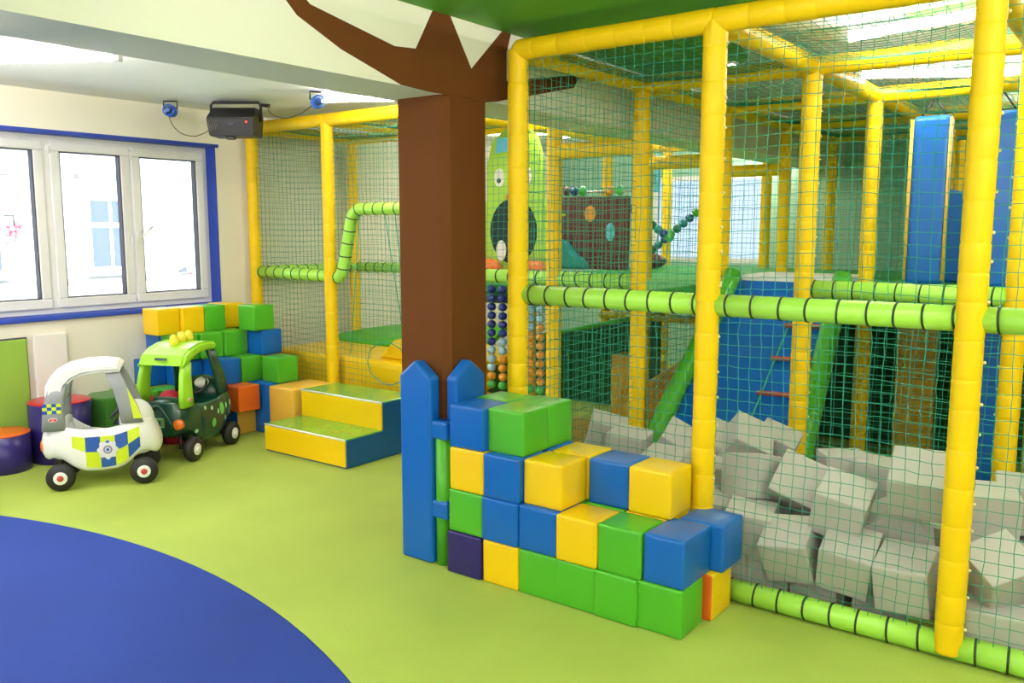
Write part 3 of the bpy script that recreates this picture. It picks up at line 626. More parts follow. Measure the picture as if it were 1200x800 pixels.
# ================================================================== FENCE ROUND THE COLUMN
fe = tag(empty('picket_fence', (-2.7, 3.0, 0)), 'blue padded picket fence wrapped around the foot of the brown column', 'fence')
def picket(name, axis, a, b, c0, c1, zt=.985, zs=.905):
    if axis == 'x': pts = [(a, c0, 0.0), (b, c0, 0.0), (b, c0, zs), ((a + b) / 2, c0, zt), (a, c0, zs)]; d = (0, c1 - c0, 0)
    else: pts = [(c0, a, 0.0), (c0, b, 0.0), (c0, b, zs), (c0, (a + b) / 2, zt), (c0, a, zs)]; d = (c1 - c0, 0, 0)
    o = prism(name, pts, d, M['blue'], None, .016, 3); o.parent = fe; o.matrix_parent_inverse = Matrix.Translation((2.7, -3.0, 0)); return o
picket('picket', 'x', -2.885, -2.685, 2.962, 3.035); picket('picket', 'y', 3.035, 3.255, CX1 + .01, -2.585)
def fpart(o): o.parent = fe; o.matrix_parent_inverse = Matrix.Translation((2.7, -3.0, 0)); return o
fpart(tag(tube('corner_roll', [(-2.648, 3.018, 0), (-2.648, 3.018, .66)], .042, M['green'], None, 16), 'green padded corner roll'))
for z in (.62, .235):
    bm = bmesh.new(); add_box(bm, (-2.905 if z < .5 else -2.87, 3.0, z), (-2.60, 3.045, z + .085), .015); fpart(bm_obj('rail_pad', bm, M['blue']))
    bm = bmesh.new(); add_box(bm, (-2.70, 2.972, z - .005), (-2.592, 3.055, z + .085), .015); fpart(bm_obj('rail_pad', bm, M['blue']))

# ================================================================== FOAM STEPS
st = tag(empty('foam_steps', (-4.68, 3.853, 0)), 'two step padded stair with green treads, yellow risers and blue sides', 'steps')
x0, x1 = -.43, .427; D = .70; d1 = .345
prism('body', [(x0, 0.004, 0), (x0, D, 0), (x0, D, .395), (x0, d1 + .004, .395), (x0, d1 + .004, .195), (x0, 0.004, .195)], (x1 - x0, 0, 0), M['navy'], st, .008)
box('riser', (x0 + .004, -.006, .01), (x1 - .004, .01, .190), M['yellow'], st, .006); box('riser', (x0 + .004, d1 - .006, .20), (x1 - .004, d1 + .01, .390), M['yellow'], st, .006)
box('tread', (x0 + .004, -.004, .188), (x1 - .004, d1, .203), M['treadgreen'], st, .006); box('tread', (x0 + .004, d1 - .004, .388), (x1 - .004, D - .005, .403), M['treadgreen'], st, .006)
bm = bmesh.new()
for y, z in ((-.002, .197), (d1 - .002, .397)): add_tube(bm, [(x0 + .005, y, z), (x1 - .005, y, z)], .007, 8)
tag(bm_obj('edge_piping', bm, M['carwhite'], st), 'white edge piping')

# ================================================================== COLOURED FOAM BLOCKS
BM = {}
def block(x0, y0, z, col, label, group, w=0.2, d=0.2, h=0.2, rz=0.0):
    """block whose footprint corner is (x0, y0) at height z"""
    if col not in BM:
        if isinstance(col, tuple): BM[col] = soft_block_mesh('foam_block', [M[c] for c in dict.fromkeys(col)], fm=[list(dict.fromkeys(col)).index(c) for c in col])
        else: BM[col] = soft_block_mesh('foam_block', M[col])
    o = bpy.data.objects.new('foam_block', BM[col]); C.objects.link(o)
    o.location = (x0 + w / 2, y0 + d / 2, z); o.scale = (w / 0.2, d / 0.2, h / 0.2); o.rotation_euler = (0, 0, rz)
    tag(o, label, 'foam block', group); return o
G1 = 'foam blocks stacked before the play frame'
FR = [  # x0, y0, z, colour, label
 (-2.575, 2.945, 0, 'purple', 'dark purple foam block on the floor beside the green corner roll'),
 (-2.368, 2.955, 0, 'yellow', 'yellow foam block on the floor, the only yellow in the bottom front row'),
 (-2.165, 2.955, 0, 'green', 'green foam block on the floor next to the bottom yellow block'),
 (-1.970, 2.955, 0, 'green', 'green foam block on the floor under the yellow block of the second row'),
 (-1.775, 2.950, 0, 'green', 'green foam block on the floor, directly under another green block'),
 (-1.582, 2.962, 0, 'green', 'green foam block at the corner of the stack nearest the viewer, on the floor'),
 (-1.553, 3.185, 0, ('yellow', 'orange', 'yellow', 'orange', 'yellow', 'yellow'), 'orange and yellow foam block on the floor under the end blue block'),
 (-2.570, 2.955, .2, 'green', 'green foam block on top of the dark purple block'),
 (-2.370, 2.950, .2, 'blue', 'blue foam block on top of the bottom yellow block'),
 (-2.168, 2.958, .2, 'blue', 'blue foam block of the second row between a blue and a yellow block'),
 (-1.966, 2.950, .2, 'yellow', 'yellow foam block of the second row beside a green one'),
 (-1.764, 2.958, .2, 'green', 'green foam block of the second row beside the big blue corner block'),
 (-1.556, 2.966, .2, 'blue', 'blue foam block on the front corner, in front of its blue twin'),
 (-1.526, 3.225, .2, 'blue', 'blue foam block on the end of the stack nearest the net, on the orange one'),
 (-1.955, 3.165, .2, 'green', 'green foam block in the back row under the single blue top block'),
 (-1.750, 3.165, .2, 'yellow', 'yellow foam block in the back row under the end yellow top block'),
 (-2.565, 2.958, .4, 'yellow', 'yellow foam block of the third row beside the picket fence'),
 (-2.365, 2.955, .4, 'blue', 'blue foam block of the third row under the front green block'),
 (-2.160, 2.985, .4, 'yellow', 'large looking yellow foam block of the third row with its top in full view'),
 (-2.152, 3.195, .4, 'yellow', 'yellow foam block behind the yellow block of the third row'),
 (-1.940, 3.17, .4, 'blue', 'blue foam block standing alone between two yellow blocks on top'),
 (-1.735, 3.16, .4, 'yellow', 'yellow foam block on top, leaning near the yellow post of the net'),
 (-2.362, 3.195, .4, 'blue', 'blue foam block peeping out under the two green top blocks'),
 (-2.568, 2.962, .6, 'blue', 'blue foam block of the top row in front of the picket'),
 (-2.370, 2.998, .6, 'green', 'green foam block of the top row nearest the viewer'),
 (-2.372, 3.197, .6, 'green', 'green foam block of the top row behind the front green one, near the net'),
 (-2.580, 3.168, .6, 'green', 'green foam block of the top row between the picket and the corner post')]
for x, y, z, c, lab in FR:
    w, d = (.2, .2)
    if lab.startswith('blue foam block on the front corner'): w, d = .177, .25
    block(x, y, z, c, lab, G1, w, d if d != .2 else .2, .2, random.uniform(-.012, .012) if z > .5 else 0)
hid = [(-2.36, 3.165, 0, 'green'), (-2.155, 3.165, 0, 'yellow'), (-1.95, 3.165, 0, 'blue'), (-1.75, 3.165, 0, 'green'), (-2.36, 3.165, .2, 'blue'), (-2.16, 3.165, .2, 'green'), (-2.58, 3.165, 0, 'blue'), (-2.575, 3.165, .2, 'green'), (-2.575, 3.165, .4, 'yellow')]
for x, y, z, c in hid: block(x, y, z, c, 'foam block hidden inside the stack before the play frame', 'hidden blocks inside the front stack')
G2 = 'foam blocks stacked in the corner by the window'
BK = [  # x0, y0, z, w, d, h, colour, label
 (-6.18, 3.575, .8, .2, .19, .2, 'yellow', 'yellow foam block on the top row farthest from the netting'),
 (-6.15, 3.770, .8, .2, .19, .2, 'yellow', 'yellow foam block on the top row between a yellow and a green one'),
 (-6.15, 3.963, .8, .2, .188, .2, 'green', 'green foam block on the top row between two yellow ones'),
 (-6.22, 4.17, .8, .2, .2, .2, 'yellow', 'yellow foam block on the top row tucked behind the end green one'),
 (-5.855, 4.20, .8, .2, .195, .2, 'green', 'green foam block on the top row at the end by the net'),
 (-6.30, 3.66, .6, .195, .2, .2, 'blue', 'blue foam block under the first yellow one of the top row'),
 (-6.08, 3.655, .6, .2, .2, .2, 'green', 'green foam block right behind the yellow spikes of the green toy car'),
 (-6.05, 3.862, .6, .2, .19, .2, 'green', 'green foam block in the middle of the second row from the top'),
 (-6.03, 4.058, .6, .2, .2, .2, 'green', 'green foam block of the second row next to the blue end block'),
 (-5.86, 4.275, .6, .2, .195, .2, 'blue', 'blue foam block at the end of the second row, under the green one'),
 (-6.31, 3.555, .4, .2, .2, .2, 'blue', 'blue foam block of the middle row nearest the window wall'),
 (-6.10, 3.70, .4, .2, .2, .2, 'blue', 'blue foam block seen through the back opening of the green toy car'),
 (-5.90, 3.895, .4, .2, .2, .2, 'blue', 'blue foam block of the middle row above the orange one'),
 (-5.90, 4.105, .4, .2, .2, .2, 'green', 'green foam block of the middle row beside the blue one'),
 (-5.63, 4.24, .4, .2, .2, .2, 'green', 'green foam block at the end of the middle row by the net'),
 (-6.30, 3.34, .2, .36, .2, .2, 'green', 'green foam block lying low behind the red cushions'),
 (-5.745, 3.955, .2, .2, .195, .2, 'orange', 'orange red foam block on the half blue, half yellow block'),
 (-5.865, 4.02, .0, .2, .2, .2, ('tan', 'blue', 'tan', 'blue', 'tan', 'tan'), 'foam block with blue and amber faces on the floor under the orange one'),
 (-5.66, 4.18, .0, .19, .2, .4, 'blue', 'tall blue foam block between the orange and the amber one'),
 (-5.435, 4.145, .0, .29, .40, .4, 'tan', 'tall amber foam block beside the green and yellow steps')]
for x, y, z, w, d, h, c, lab in BK: block(x, y, z, c, lab, G2, w, d, h)
hb = [(-6.28, 3.76, 0), (-6.28, 3.97, 0), (-6.28, 4.18, 0), (-6.07, 3.78, 0), (-6.07, 3.99, 0), (-6.07, 4.2, 0), (-5.86, 4.23, 0), (-6.3, 3.34, 0), (-6.1, 3.34, 0), (-6.28, 3.97, .2), (-6.28, 3.76, .2), (-6.28, 4.18, .2), (-6.07, 3.78, .2), (-6.07, 3.99, .2), (-6.07, 4.2, .2), (-5.86, 4.17, .2), (-6.3, 3.55, 0), (-6.3, 3.55, .2), (-6.1, 3.57, 0), (-6.1, 3.57, .2), (-6.31, 3.87, .4), (-6.31, 4.1, .4), (-6.11, 4.2, .4), (-6.10, 3.91, .4), (-6.29, 3.87, .6), (-6.25, 4.2, .6)]
for i, (x, y, z) in enumerate(hb): block(x, y, z, ('blue', 'green', 'yellow')[i % 3], 'foam block hidden inside the corner stack by the window', 'hidden blocks inside the corner stack', .19, .19, .2)
# stools, cushions, panels by the wall
def stool(x, y, r, h, top, label):
    t = tag(empty('round_stool', (x, y, 0)), label, 'stool', 'round foam stools by the window wall')
    bm = bmesh.new(); add_lathe(bm, [(r - .006, 0), (r, .006), (r, h - .012)], 40); bm_obj('side_cover', bm, M['purple'], t)
    bm = bmesh.new(); add_lathe(bm, [(r, h - .012), (r + .002, h - .006), (r - .006, h), (r * .5, h + .004), (.001, h + .005)], 40); bm_obj('top_cover', bm, M[top], t)
stool(-6.09, 2.48, .172, .26, 'orange', 'low purple round stool with orange top before the lime panel')
stool(-6.075, 2.865, .20, .42, 'red', 'taller purple round stool with red top behind the white toy car')
t = tag(empty('lime_panel', (-6.28, 2.3, 0)), 'tall lime green padded panel standing against the window wall', 'padded panel')
box('cover', (-.02, -.7, .02), (.0, .47, .84), M['panel'], t, .01); box('back_board', (-.036, -.7, .02), (-.022, .48, .85), M['seal'], t, .004)
tag(box('white_panel', (-6.318, 2.815, .02), (-6.285, 3.05, .86), M['radiator'], None, .008), 'narrow white board against the wall beside the lime panel', 'board')
t = tag(empty('green_hexagon_seat', (-6.08, 3.235, 0)), 'faceted green foam seat between the purple stool and the red cushions', 'stool')
bm = bmesh.new(); add_lathe(bm, [(.175, 0), (.183, .008), (.183, .39), (.174, .40)], 6); o = bm_obj('cover', bm, M['hexgreen'], t); o.rotation_euler = (0, 0, .35)
for p in o.data.polygons: p.use_smooth = False
for x, y, lab in ((-5.84, 3.36, 'red round foam cushion behind the nose of the white toy car'), (-5.87, 3.60, 'red round foam cushion behind the green toy car')):
    t = tag(empty('red_cushion', (x, y, 0)), lab, 'cushion', 'red cushions behind the toy cars')
    bm = bmesh.new(); add_lathe(bm, [(.085, 0), (.095, .02), (.095, .33), (.085, .375), (.05, .395), (.001, .40)], 24); bm_obj('cover', bm, M['red'], t)
    bm = bmesh.new(); add_lathe(bm, [(.0965, .10), (.0965, .26)], 24, cap=False); bm_obj('band', bm, M['purple'], t)

# ================================================================== GREY FOAM PIT
FM = soft_block_mesh('foam_cube', M['foam'], 0.004, 0.002)
def cube(x, y, z, rx, ry, rz, label, group='grey foam cubes filling the pit', s=0.245):
    o = bpy.data.objects.new('foam_cube', FM); C.objects.link(o)
    m = Matrix.Translation((x, y, z)) @ Euler([math.radians(a) for a in (rx, ry, rz)]).to_matrix().to_4x4() @ Matrix.Scale(s / .2, 4) @ Matrix.Translation((0, 0, -.1))
    o.matrix_world = m; tag(o, label, 'foam cube', group); return o
PIT = [  # x, y, z, tilt about x, y, z in degrees, label
 (-1.162, 3.567, 0.242, 25.7, -7.5, 0.4, 'grey foam cube low against the net, third from the wide yellow post by the blocks'),
 (-0.697, 3.549, 0.233, 16.8, -2.9, -2.2, 'grey foam cube low against the net, beside the tallest yellow post'),
 (-0.925, 3.565, 0.249, 22, 7.4, 4.7, 'grey foam cube low against the net, under the cube tipped forward on its corner'),
 (-1.375, 3.633, 0.269, 7.2, 3.2, 11.9, 'grey foam cube low in the heap right beside the end blue block'),
 (-0.979, 3.632, 0.448, 20.4, 12.9, 5.7, 'grey foam cube tipped forward on a corner in the middle of the heap'),
 (-1.225, 3.814, 0.458, 58.7, 20.1, 8.4, 'grey foam cube lying edge up with a diamond shaped top, mid heap'),
 (-1.448, 3.834, 0.446, -15, -10.7, -12, 'big looking grey foam cube standing upright before the blue ramp'),
 (-0.702, 3.681, 0.583, 32.8, 0.6, 6.1, 'grey foam cube tipped forward on top of the heap beside the tallest post'),
 (-0.790, 3.800, .350, 12, -30, 8, 'slanting grey foam cube under the tipped one beside the tallest post'),
 (-0.394, 3.620, .300, 26.2, -19.0, 41.5, 'grey foam cube balanced corner up, beyond the tallest yellow post'),
 (-0.474, 3.880, .455, 4, 0, 16, 'grey foam cube standing upright behind the tallest yellow post'),
 (-0.388, 3.585, .100, 6, 0, 8, 'grey foam cube flat on the floor beyond the tallest yellow post'),
 (-1.112, 4.113, 0.455, 1.5, -3.5, -59.1, 'small looking grey foam cube at the back of the heap below the dark opening'),
 (-0.960, 4.120, .440, 0, 6, 10, 'grey foam cube at the back, wedged between two taller ones'),
 (-1.774, 4.200, .460, 30, 20, 20, 'grey foam cube at the back, half hidden by the wide yellow post'),
 (-1.616, 4.170, .510, 36, 25, 35, 'grey foam cube with a pointed top corner against the blue ramp'),
 (-1.541, 4.380, .455, 12, 20, 10, 'grey foam cube leaning at the foot of the yellow post before the ramp'),
 (-1.690, 3.980, .345, 5, -6, 12, 'grey foam cube wedged low beside the wide yellow post'),
 (-1.575, 3.730, .270, 12, 4, 20, 'grey foam cube just above the two blue end blocks'),
 (-2.410, 4.120, .450, 8, 14, 30, 'grey foam cube with a sloping top nearest the green top blocks'),
 (-2.200, 4.000, .425, 4, 6, 12, 'grey foam cube behind the yellow blocks, next to the sloping one'),
 (-2.000, 4.170, .430, 24, 28, 20, 'grey foam cube tilted against the green roll of the ramp'),
 (-1.910, 3.860, .390, 10, 2, 4, 'grey foam cube showing its flat top behind the end yellow block'),
 (-0.380, 4.110, .450, 6, 0, 8, 'grey foam cube at the back by the green mat, far from the ramp'),
 (-1.300, 3.670, .105, 0, 0, 12, 'grey foam cube on the floor in the shadow beside the end blocks'),
 (-1.060, 3.680, .100, 0, 0, -6, 'grey foam cube on the floor behind the lime roll, mid net'),
 (-0.820, 3.680, .100, 0, 0, 10, 'grey foam cube on the floor behind the lime roll near the tallest post')]
for q in PIT: cube(*q, s=0.205)
k = 0
for ix in range(13):
    for iy in range(4):
        x = -2.36 + ix * .225; y = 3.62 + iy * .24
        if iy == 0 and -1.45 < x < -.3: continue
        cube(x, y, .106, 0, 0, random.uniform(-4, 4), 'grey foam cube buried at the bottom of the foam pit', 'buried grey foam cubes', .212)
        if iy >= 2 or x < -1.6 or x > -.2:
            o = cube(x + .03, y + .0, .28, 0, 0, random.uniform(-5, 5), 'grey foam cube buried at the bottom of the foam pit', 'buried grey foam cubes', .208); o.scale.z *= .66

# ================================================================== TOY CARS

def se(a, n): return math.copysign(abs(math.cos(a)) ** (2 / n), math.cos(a)), math.copysign(abs(math.sin(a)) ** (2 / n), math.sin(a))
def car_zb(x):
    z = .105 + .03 * (x / .3) ** 2
    for xc, k in ((.24, .085), (-.25, .075)): z += k * math.exp(-((x - xc) / .085) ** 2)
    return z
def car_zt(x, y=-.2): return .375 + .05 * max(0, (-x - .1) / .25) + .045 * max(0, min(1, (x - .06) / .16)) ** 1.3 - .075 * max(0, min(1, (y + .02) / .12)) * max(0, 1 - (x / .2) ** 2)
def car_ab(t): # half length, half width over height fraction
    a = .335 + .02 * math.sin(PI * min(1, t * 1.2)); b = .175 + .03 * math.sin(PI * (.15 + .7 * t)); return a, b
def car_side(x, z):
    t = (z - car_zb(x)) / (car_zt(x) - car_zb(x)); a, b = car_ab(t); a *= (1 - (.16 * max(0, t - .3) if x > 0 else 0)); return -b * max(0, 1 - abs(x / a) ** 3.6) ** (1 / 3.6)
def make_car(loc, ang, label, body, pillar_r, pillar_f, roof, dino):
    t = tag(empty('toy_car', (*loc, 0), ang), label, 'toy car')
    N = 56; bm = bmesh.new(); rings = []
    def ring(tt, sc, zf=None):
        a, b = car_ab(tt); out = []
        for k in range(N):
            cx, cy = se(2 * PI * k / N, 3.6); x = a * cx * sc * (1 - (.16 * max(0, tt - .3) if cx > 0 else 0)); y = b * cy * sc
            z = car_zb(x) + tt * (car_zt(x, y) - car_zb(x)) if zf is None else zf
            out.append((x, y, z))
        return out
    for tt, sc in ((0, .02), (0, .5), (0, .88), (.02, .965), (.10, .99), (.22, 1.0), (.35, 1), (.5, 1), (.65, 1), (.8, 1), (.92, .995), (.98, .98), (1.0, .955), (1.0, .915), (.97, .895)): rings.append(ring(tt, sc))
    for zf, sc in ((.30, .88), (.20, .87), (.185, .8), (.185, .02)): rings.append(ring(.5, sc, zf))
    add_rings(bm, rings); bo = bm_obj('body', bm, M[body], t)
    # front cowl closing the nose, rear deck
    bm = bmesh.new(); add_ball(bm, (.20, 0, .39), .1, 1.08, 1.72, 1.28, 3); bm_obj('bonnet', bm, M[body], t)
    bm = bmesh.new(); add_ball(bm, (-.25, 0, .345), .09, .95, 1.75, .85, 3); bm_obj('rear_deck', bm, M[body], t)
    bm = bmesh.new(); add_box(bm, (-.2, -.12, .19), (-.06, .12, .25), .025, 3); add_box(bm, (-.235, -.12, .22), (-.19, .12, .43), .02, 3); bm_obj('seat', bm, M['carwhite' if not dino else 'cardark'], t)
    # wheels
    for x in (-.24, .24):
        for s in (-1, 1):
            bm = bmesh.new(); y0 = s * .185
            add_lathe(bm, [(.02, -.03), (.075, -.03), (.084, -.018), (.085, 0), (.084, .018), (.075, .03), (.02, .03)], 28, 0, 'y', (x, y0, .085))
            w = bm_obj('wheel', bm, M['tyre'], t)
            bm = bmesh.new(); add_lathe(bm, [(.041, s * .0305), (.039, s * .036), (.026, s * .034)], 20, 0, 'y', (x, y0, .085)); bm_obj('hub', bm, M['carwhite'], w)
            bm = bmesh.new(); add_lathe(bm, [(.020, s * .033), (.017, s * .044), (.001, s * .046)], 14, 0, 'y', (x, y0, .085)); bm_obj('hub_cap', bm, M['hubred' if not dino else 'carwhite'], w)
            bm = bmesh.new(); add_tube(bm, [(x, s * .15, .085), (x, s * .09, .085), (x, s * .09, .2)], .012, 8); bm_obj('axle', bm, M['black'], t)
    # pillars
    def pillar(name, pts, wx, wy, m):
        bm = bmesh.new(); rings = []
        for p, ax, ay in zip(pts, wx, wy):
            rings.append([(p[0] + ax * se(2 * PI * k / 20, 3.5)[0], p[1] + ay * se(2 * PI * k / 20, 3.5)[1], p[2]) for k in range(20)])
        add_rings(bm, rings); return bm_obj(name, bm, M[m], t)
    for s in (-1, 1):
        pillar('rear_pillar', [(-.265, s * .165, .38), (-.262, s * .162, .48), (-.25, s * .155, .58), (-.225, s * .148, .67)], (.068, .062, .055, .05), (.026, .024, .022, .02), pillar_r)
        pillar('front_pillar', [(.185, s * .165, .40), (.165, s * .16, .50), (.125, s * .15, .62), (.085, s * .142, .72)], (.066, .058, .048, .046), (.024, .02, .018, .018), pillar_f)
    # roof: arched shell
    prof = [(-.305, .57), (-.30, .66), (-.262, .725), (-.19, .765), (-.09, .787), (.02, .79), (.11, .776), (.135, .755), (.125, .728), (.02, .730), (-.09, .718), (-.15, .69), (-.185, .65), (-.20, .60), (-.205, .565)]
    if dino: prof[0] = (-.305, .66); prof[-1] = (-.225, .66); prof = [p for p in prof if p[1] > .655 or p[0] > 0]
    bm = bmesh.new(); W0 = .172
    vs = [bm.verts.new((x, -W0, z)) for x, z in prof]; f = bm.faces.new(vs)
    r = bmesh.ops.extrude_face_region(bm, geom=[f])
    for g in r['geom']:
        if isinstance(g, bmesh.types.BMVert): g.co.y += 2 * W0
    es = [e for e in bm.edges if abs(e.verts[0].co.y - e.verts[1].co.y) < 1e-6]
    if not dino:
        # cut the rear of the shell away between the pillars: only the legs come down
        pass
    bmesh.ops.bevel(bm, geom=es, offset=.018, segments=3, affect='EDGES')
    ro = bm_obj('roof', bm, M[roof], t)
    # steering wheel, windscreen bar, dashboard
    bm = bmesh.new(); q = Matrix.Translation((.09, -.03, .46)) @ Matrix.Rotation(-.9, 4, 'Y')
    pts = [q @ Vector((.062 * math.cos(a), .062 * math.sin(a), 0)) for a in [2 * PI * k / 24 for k in range(25)]]
    add_tube(bm, pts, .010, 8); add_tube(bm, [q @ Vector((-.06, 0, 0)), q @ Vector((.06, 0, 0))], .008, 6); add_tube(bm, [q @ Vector((0, 0, 0)), q @ Vector((0, 0, -.1))], .012, 8)
    bm_obj('steering_wheel', bm, M['black'], t)
    def patch(name, quads, parent=t, eps=.003):
        """flat print on the curved side: list of (outline in x,z, material)"""
        vs, fs, fm, ms = [], [], [], []
        for pts, m in quads:
            if m not in ms: ms.append(m)
            b0 = len(vs); vs += [(x, car_side(x, z) - eps, z) for x, z in pts]; fs.append(tuple(range(b0, len(vs)))); fm.append(ms.index(m))
        return mesh_obj(name, vs, fs, [M[m] for m in ms], parent, fm)
    def grid(x0, x1, z0, z1, m, n=3):
        out = []
        for i in range(n):
            for j in range(2):
                a, b = x0 + (x1 - x0) * i / n, x0 + (x1 - x0) * (i + 1) / n; c, d = z0 + (z1 - z0) * j / 2, z0 + (z1 - z0) * (j + 1) / 2
                out.append(([(a, c), (b, c), (b, d), (a, d)], m))
        return out
    def disc(x, z, rx, rz, m, n=16): return ([(x + rx * math.cos(2 * PI * k / n), z + rz * math.sin(2 * PI * k / n)) for k in range(n)], m)
    # oval maker's badge on the pillar
    px, pz, py = (-.262, .452, -.19) if not dino else (-.262, .43, -.191)
    bd = prism('oval_badge', [(px + .026 * math.cos(a), py, pz + .013 * math.sin(a)) for a in [2 * PI * k / 20 for k in range(20)]], (0, -.004, 0), M['carwhite'], t)
    prism('badge_centre', [(px + .022 * math.cos(a), py - .004, pz + .0095 * math.sin(a)) for a in [2 * PI * k / 20 for k in range(20)]], (0, -.002, 0), M['signred'], bd)
    for k, zz in enumerate((.0032, -.0032)):
        tx = bpy.data.curves.new('lettering', 'FONT'); tx.body = ('little', 'tikes')[k]; tx.size = .0085; tx.align_x = 'CENTER'; tx.align_y = 'CENTER'; tx.extrude = .0004; tx.materials.append(M['carwhite'])
        tmp = bpy.data.objects.new('lettering_curve', tx); to = bpy.data.objects.new('lettering', bpy.data.meshes.new_from_object(tmp)); bpy.data.objects.remove(tmp); C.objects.link(to); to.parent = bd; to.location = (px, py - .0066, pz + zz); to.rotation_euler = (PI / 2, 0, 0)
    if not dino:
        xs = [-.165, -.09, -.005, .08, .155, .225]; top = lambda x: car_zt(x) - .045; low = lambda x: .185 - .055 * math.cos(max(-1, min(1, (x - .0) / .24)) * PI / 2) + .06 * max(0, (x - .12) / .1) + .04 * max(0, (-x - .09) / .08)
        qs = []
        for i in range(5):
            xa, xb = xs[i], xs[i + 1]
            for j in range(2):
                for q in range(4):
                    a, b = xa + (xb - xa) * q / 4, xa + (xb - xa) * (q + 1) / 4
                    def lv(x, f): return low(x) + (top(x) - low(x)) * f
                    f0, f1 = (0, .52) if j == 0 else (.52, 1)
                    if i == 0 and j == 0: continue
                    qs.append(([(a, lv(a, f0)), (b, lv(b, f0)), (b, lv(b, f1)), (a, lv(a, f1))], 'decalblue' if (i + j) % 2 == 0 and i else 'decalyellow'))
        patch('chequer_decal', qs)
        cz = .245; cx = .037; star = []
        for k in range(32): 
            a = 2 * PI * k / 32; rr = .064 if k % 4 == 0 else (.057 if k % 2 else .050); star.append((cx + rr * math.cos(a), cz + rr * 1.05 * math.sin(a)))
        patch('crest_decal', [(star, 'silver')], eps=.005)
        patch('crest_centre', [disc(cx, cz, .027, .027, 'badge')], eps=.006); patch('crest_inner', [disc(cx, cz, .016, .016, 'silver')], eps=.007); patch('crest_core', [disc(cx, cz, .010, .010, 'decalblue')], eps=.008); patch('crest_crown', [disc(cx, cz + .05, .012, .008, 'decalblue')], eps=.006)
        vs, fs, fm = [], [], []
        for i in range(4):
            for j in range(3):
                b0 = len(vs); x0, z0 = -.318 + i * .026, .49 + j * .021
                vs += [(x0, -.1885, z0), (x0 + .026, -.1885, z0), (x0 + .026, -.1885, z0 + .021), (x0, -.1885, z0 + .021)]; fs.append((b0, b0 + 1, b0 + 2, b0 + 3)); fm.append((i + j) % 2)
        mesh_obj('pillar_chequers', vs, fs, [M['decalblue'], M['decalyellow']], t, fm)
        prism('pillar_stripe', [(.195, -.1905, .43), (.245, -.1905, .43), (.222, -.183, .50), (.165, -.170, .63)], (0, -.003, 0), M['decalyellow'], t)
        ball('rear_lamp', (-.345, -.09, .27), .026, M['lightorange'], t, (.5, 1.3, 1.5))
        ball('headlamp', (.292, -.09, .33), .04, M['carwhite'], t, (.6, 1, 1)); ball('headlamp', (.292, .09, .33), .04, M['carwhite'], t, (.6, 1, 1))
        prism('dash_panel', [(.05, .0, .36), (.14, .0, .36), (.13, .0, .47)], (0, .03, 0), M['black'], t); ball('dash_sticker', (.11, -.004, .40), .02, M['decalyellow'], t, (1, .2, .8)); ball('dash_sticker', (.10, -.004, .378), .018, M['decalblue'], t, (1, .2, .7))
    else:
        sp = [(-.1, .34, .014, .014, 'mint'), (-.02, .325, .015, .015, 'mint'), (.05, .29, .012, .02, 'mint'), (.1, .30, .028, .044, 'leafspot'), (.16, .31, .012, .022, 'mint'), (.22, .32, .011, .022, 'mint'), (-.01, .22, .026, .032, 'leafspot'), (.14, .225, .010, .016, 'mint'), (.20, .25, .009, .016, 'mint'), (-.2, .2, .014, .014, 'mint'), (.25, .42, .03, .02, 'decalblue')]
        for x, z, rx, rz, m in sp: patch('spot', [disc(x, z, rx, rz, m)], eps=.003)
        for y in (-.145, .145):
            bm = bmesh.new(); add_lathe(bm, [(.036, .02), (.036, 0), (.034, -.012), (.02, -.02), (.001, -.022)], 20, 0, 'x', (-.338, y, .27)); bm_obj('tail_lamp', bm, M['lightorange'], t)
        bm = bmesh.new(); add_tube(bm, [(-.352, -.115 + .23 * k / 14 - 0, .25 + .14 * math.sin(PI * k / 14)) for k in range(15)], .014, 8); bm_obj('boot_arch', bm, M[body], t)
        pl = box('number_plate', (-.362, -.055, .25), (-.352, .055, .315), M['plate'], t, .004)
        box('plate_rim', (-.364, -.05, .252), (-.361, .05, .256), M['mint'], pl); box('plate_rim', (-.364, -.05, .309), (-.361, .05, .313), M['mint'], pl)
        for k in range(3): box('plate_mark', (-.364, -.03 + k * .022, .266), (-.361, -.017 + k * .022, .298), M['cardark'], pl)
        for k, (x, y) in enumerate(((-.12, -.0), (-.035, -.0), (.05, 0.0))):
            bm = bmesh.new(); add_lathe(bm, [(.03, 0), (.033, .03), (.026, .06), (.012, .075), (.001, .077)], 16, 0, 'z', (0, 0, 0)); o = bm_obj('spike', bm, M['spike'], t); o.location = (x, y, (.772, .782, .782)[k]); o.rotation_euler = (0, -.12 + .08 * k, 0)
        prism('roof_slot', [(-.304, -.06, .695), (-.304, .03, .695), (-.298, .03, .712), (-.298, -.06, .712)], (-.006, 0, 0), M['cardark'], t)
        ball('seat_cushion', (.12, -.04, .475), .05, M['carwhite'], t, (1.2, 1, .8))
    return t
h1 = math.radians(56.6); h2 = math.radians(113.98)
def centre(rx, ry, h, k): # rear near wheel ground point -> car centre
    return ((rx + .24 * math.cos(h) - .2 * math.sin(h)) * k, (ry + .24 * math.sin(h) + .2 * math.cos(h)) * k)
ca = make_car(centre(-5.377, 2.512, h1, .985), h1, 'white toy police car with chequered side, grey pillars and red hub caps', 'carwhite', 'cargrey', 'cargrey', 'carwhite', False)
cb = make_car(centre(-5.136, 3.301, h2, 1.022), h2, 'dark green toy dinosaur car with lime roof and yellow spikes', 'cardark', 'carlime', 'cardark', 'carlime', True)
ca.scale = (.985,) * 3; cb.scale = (1.022,) * 3

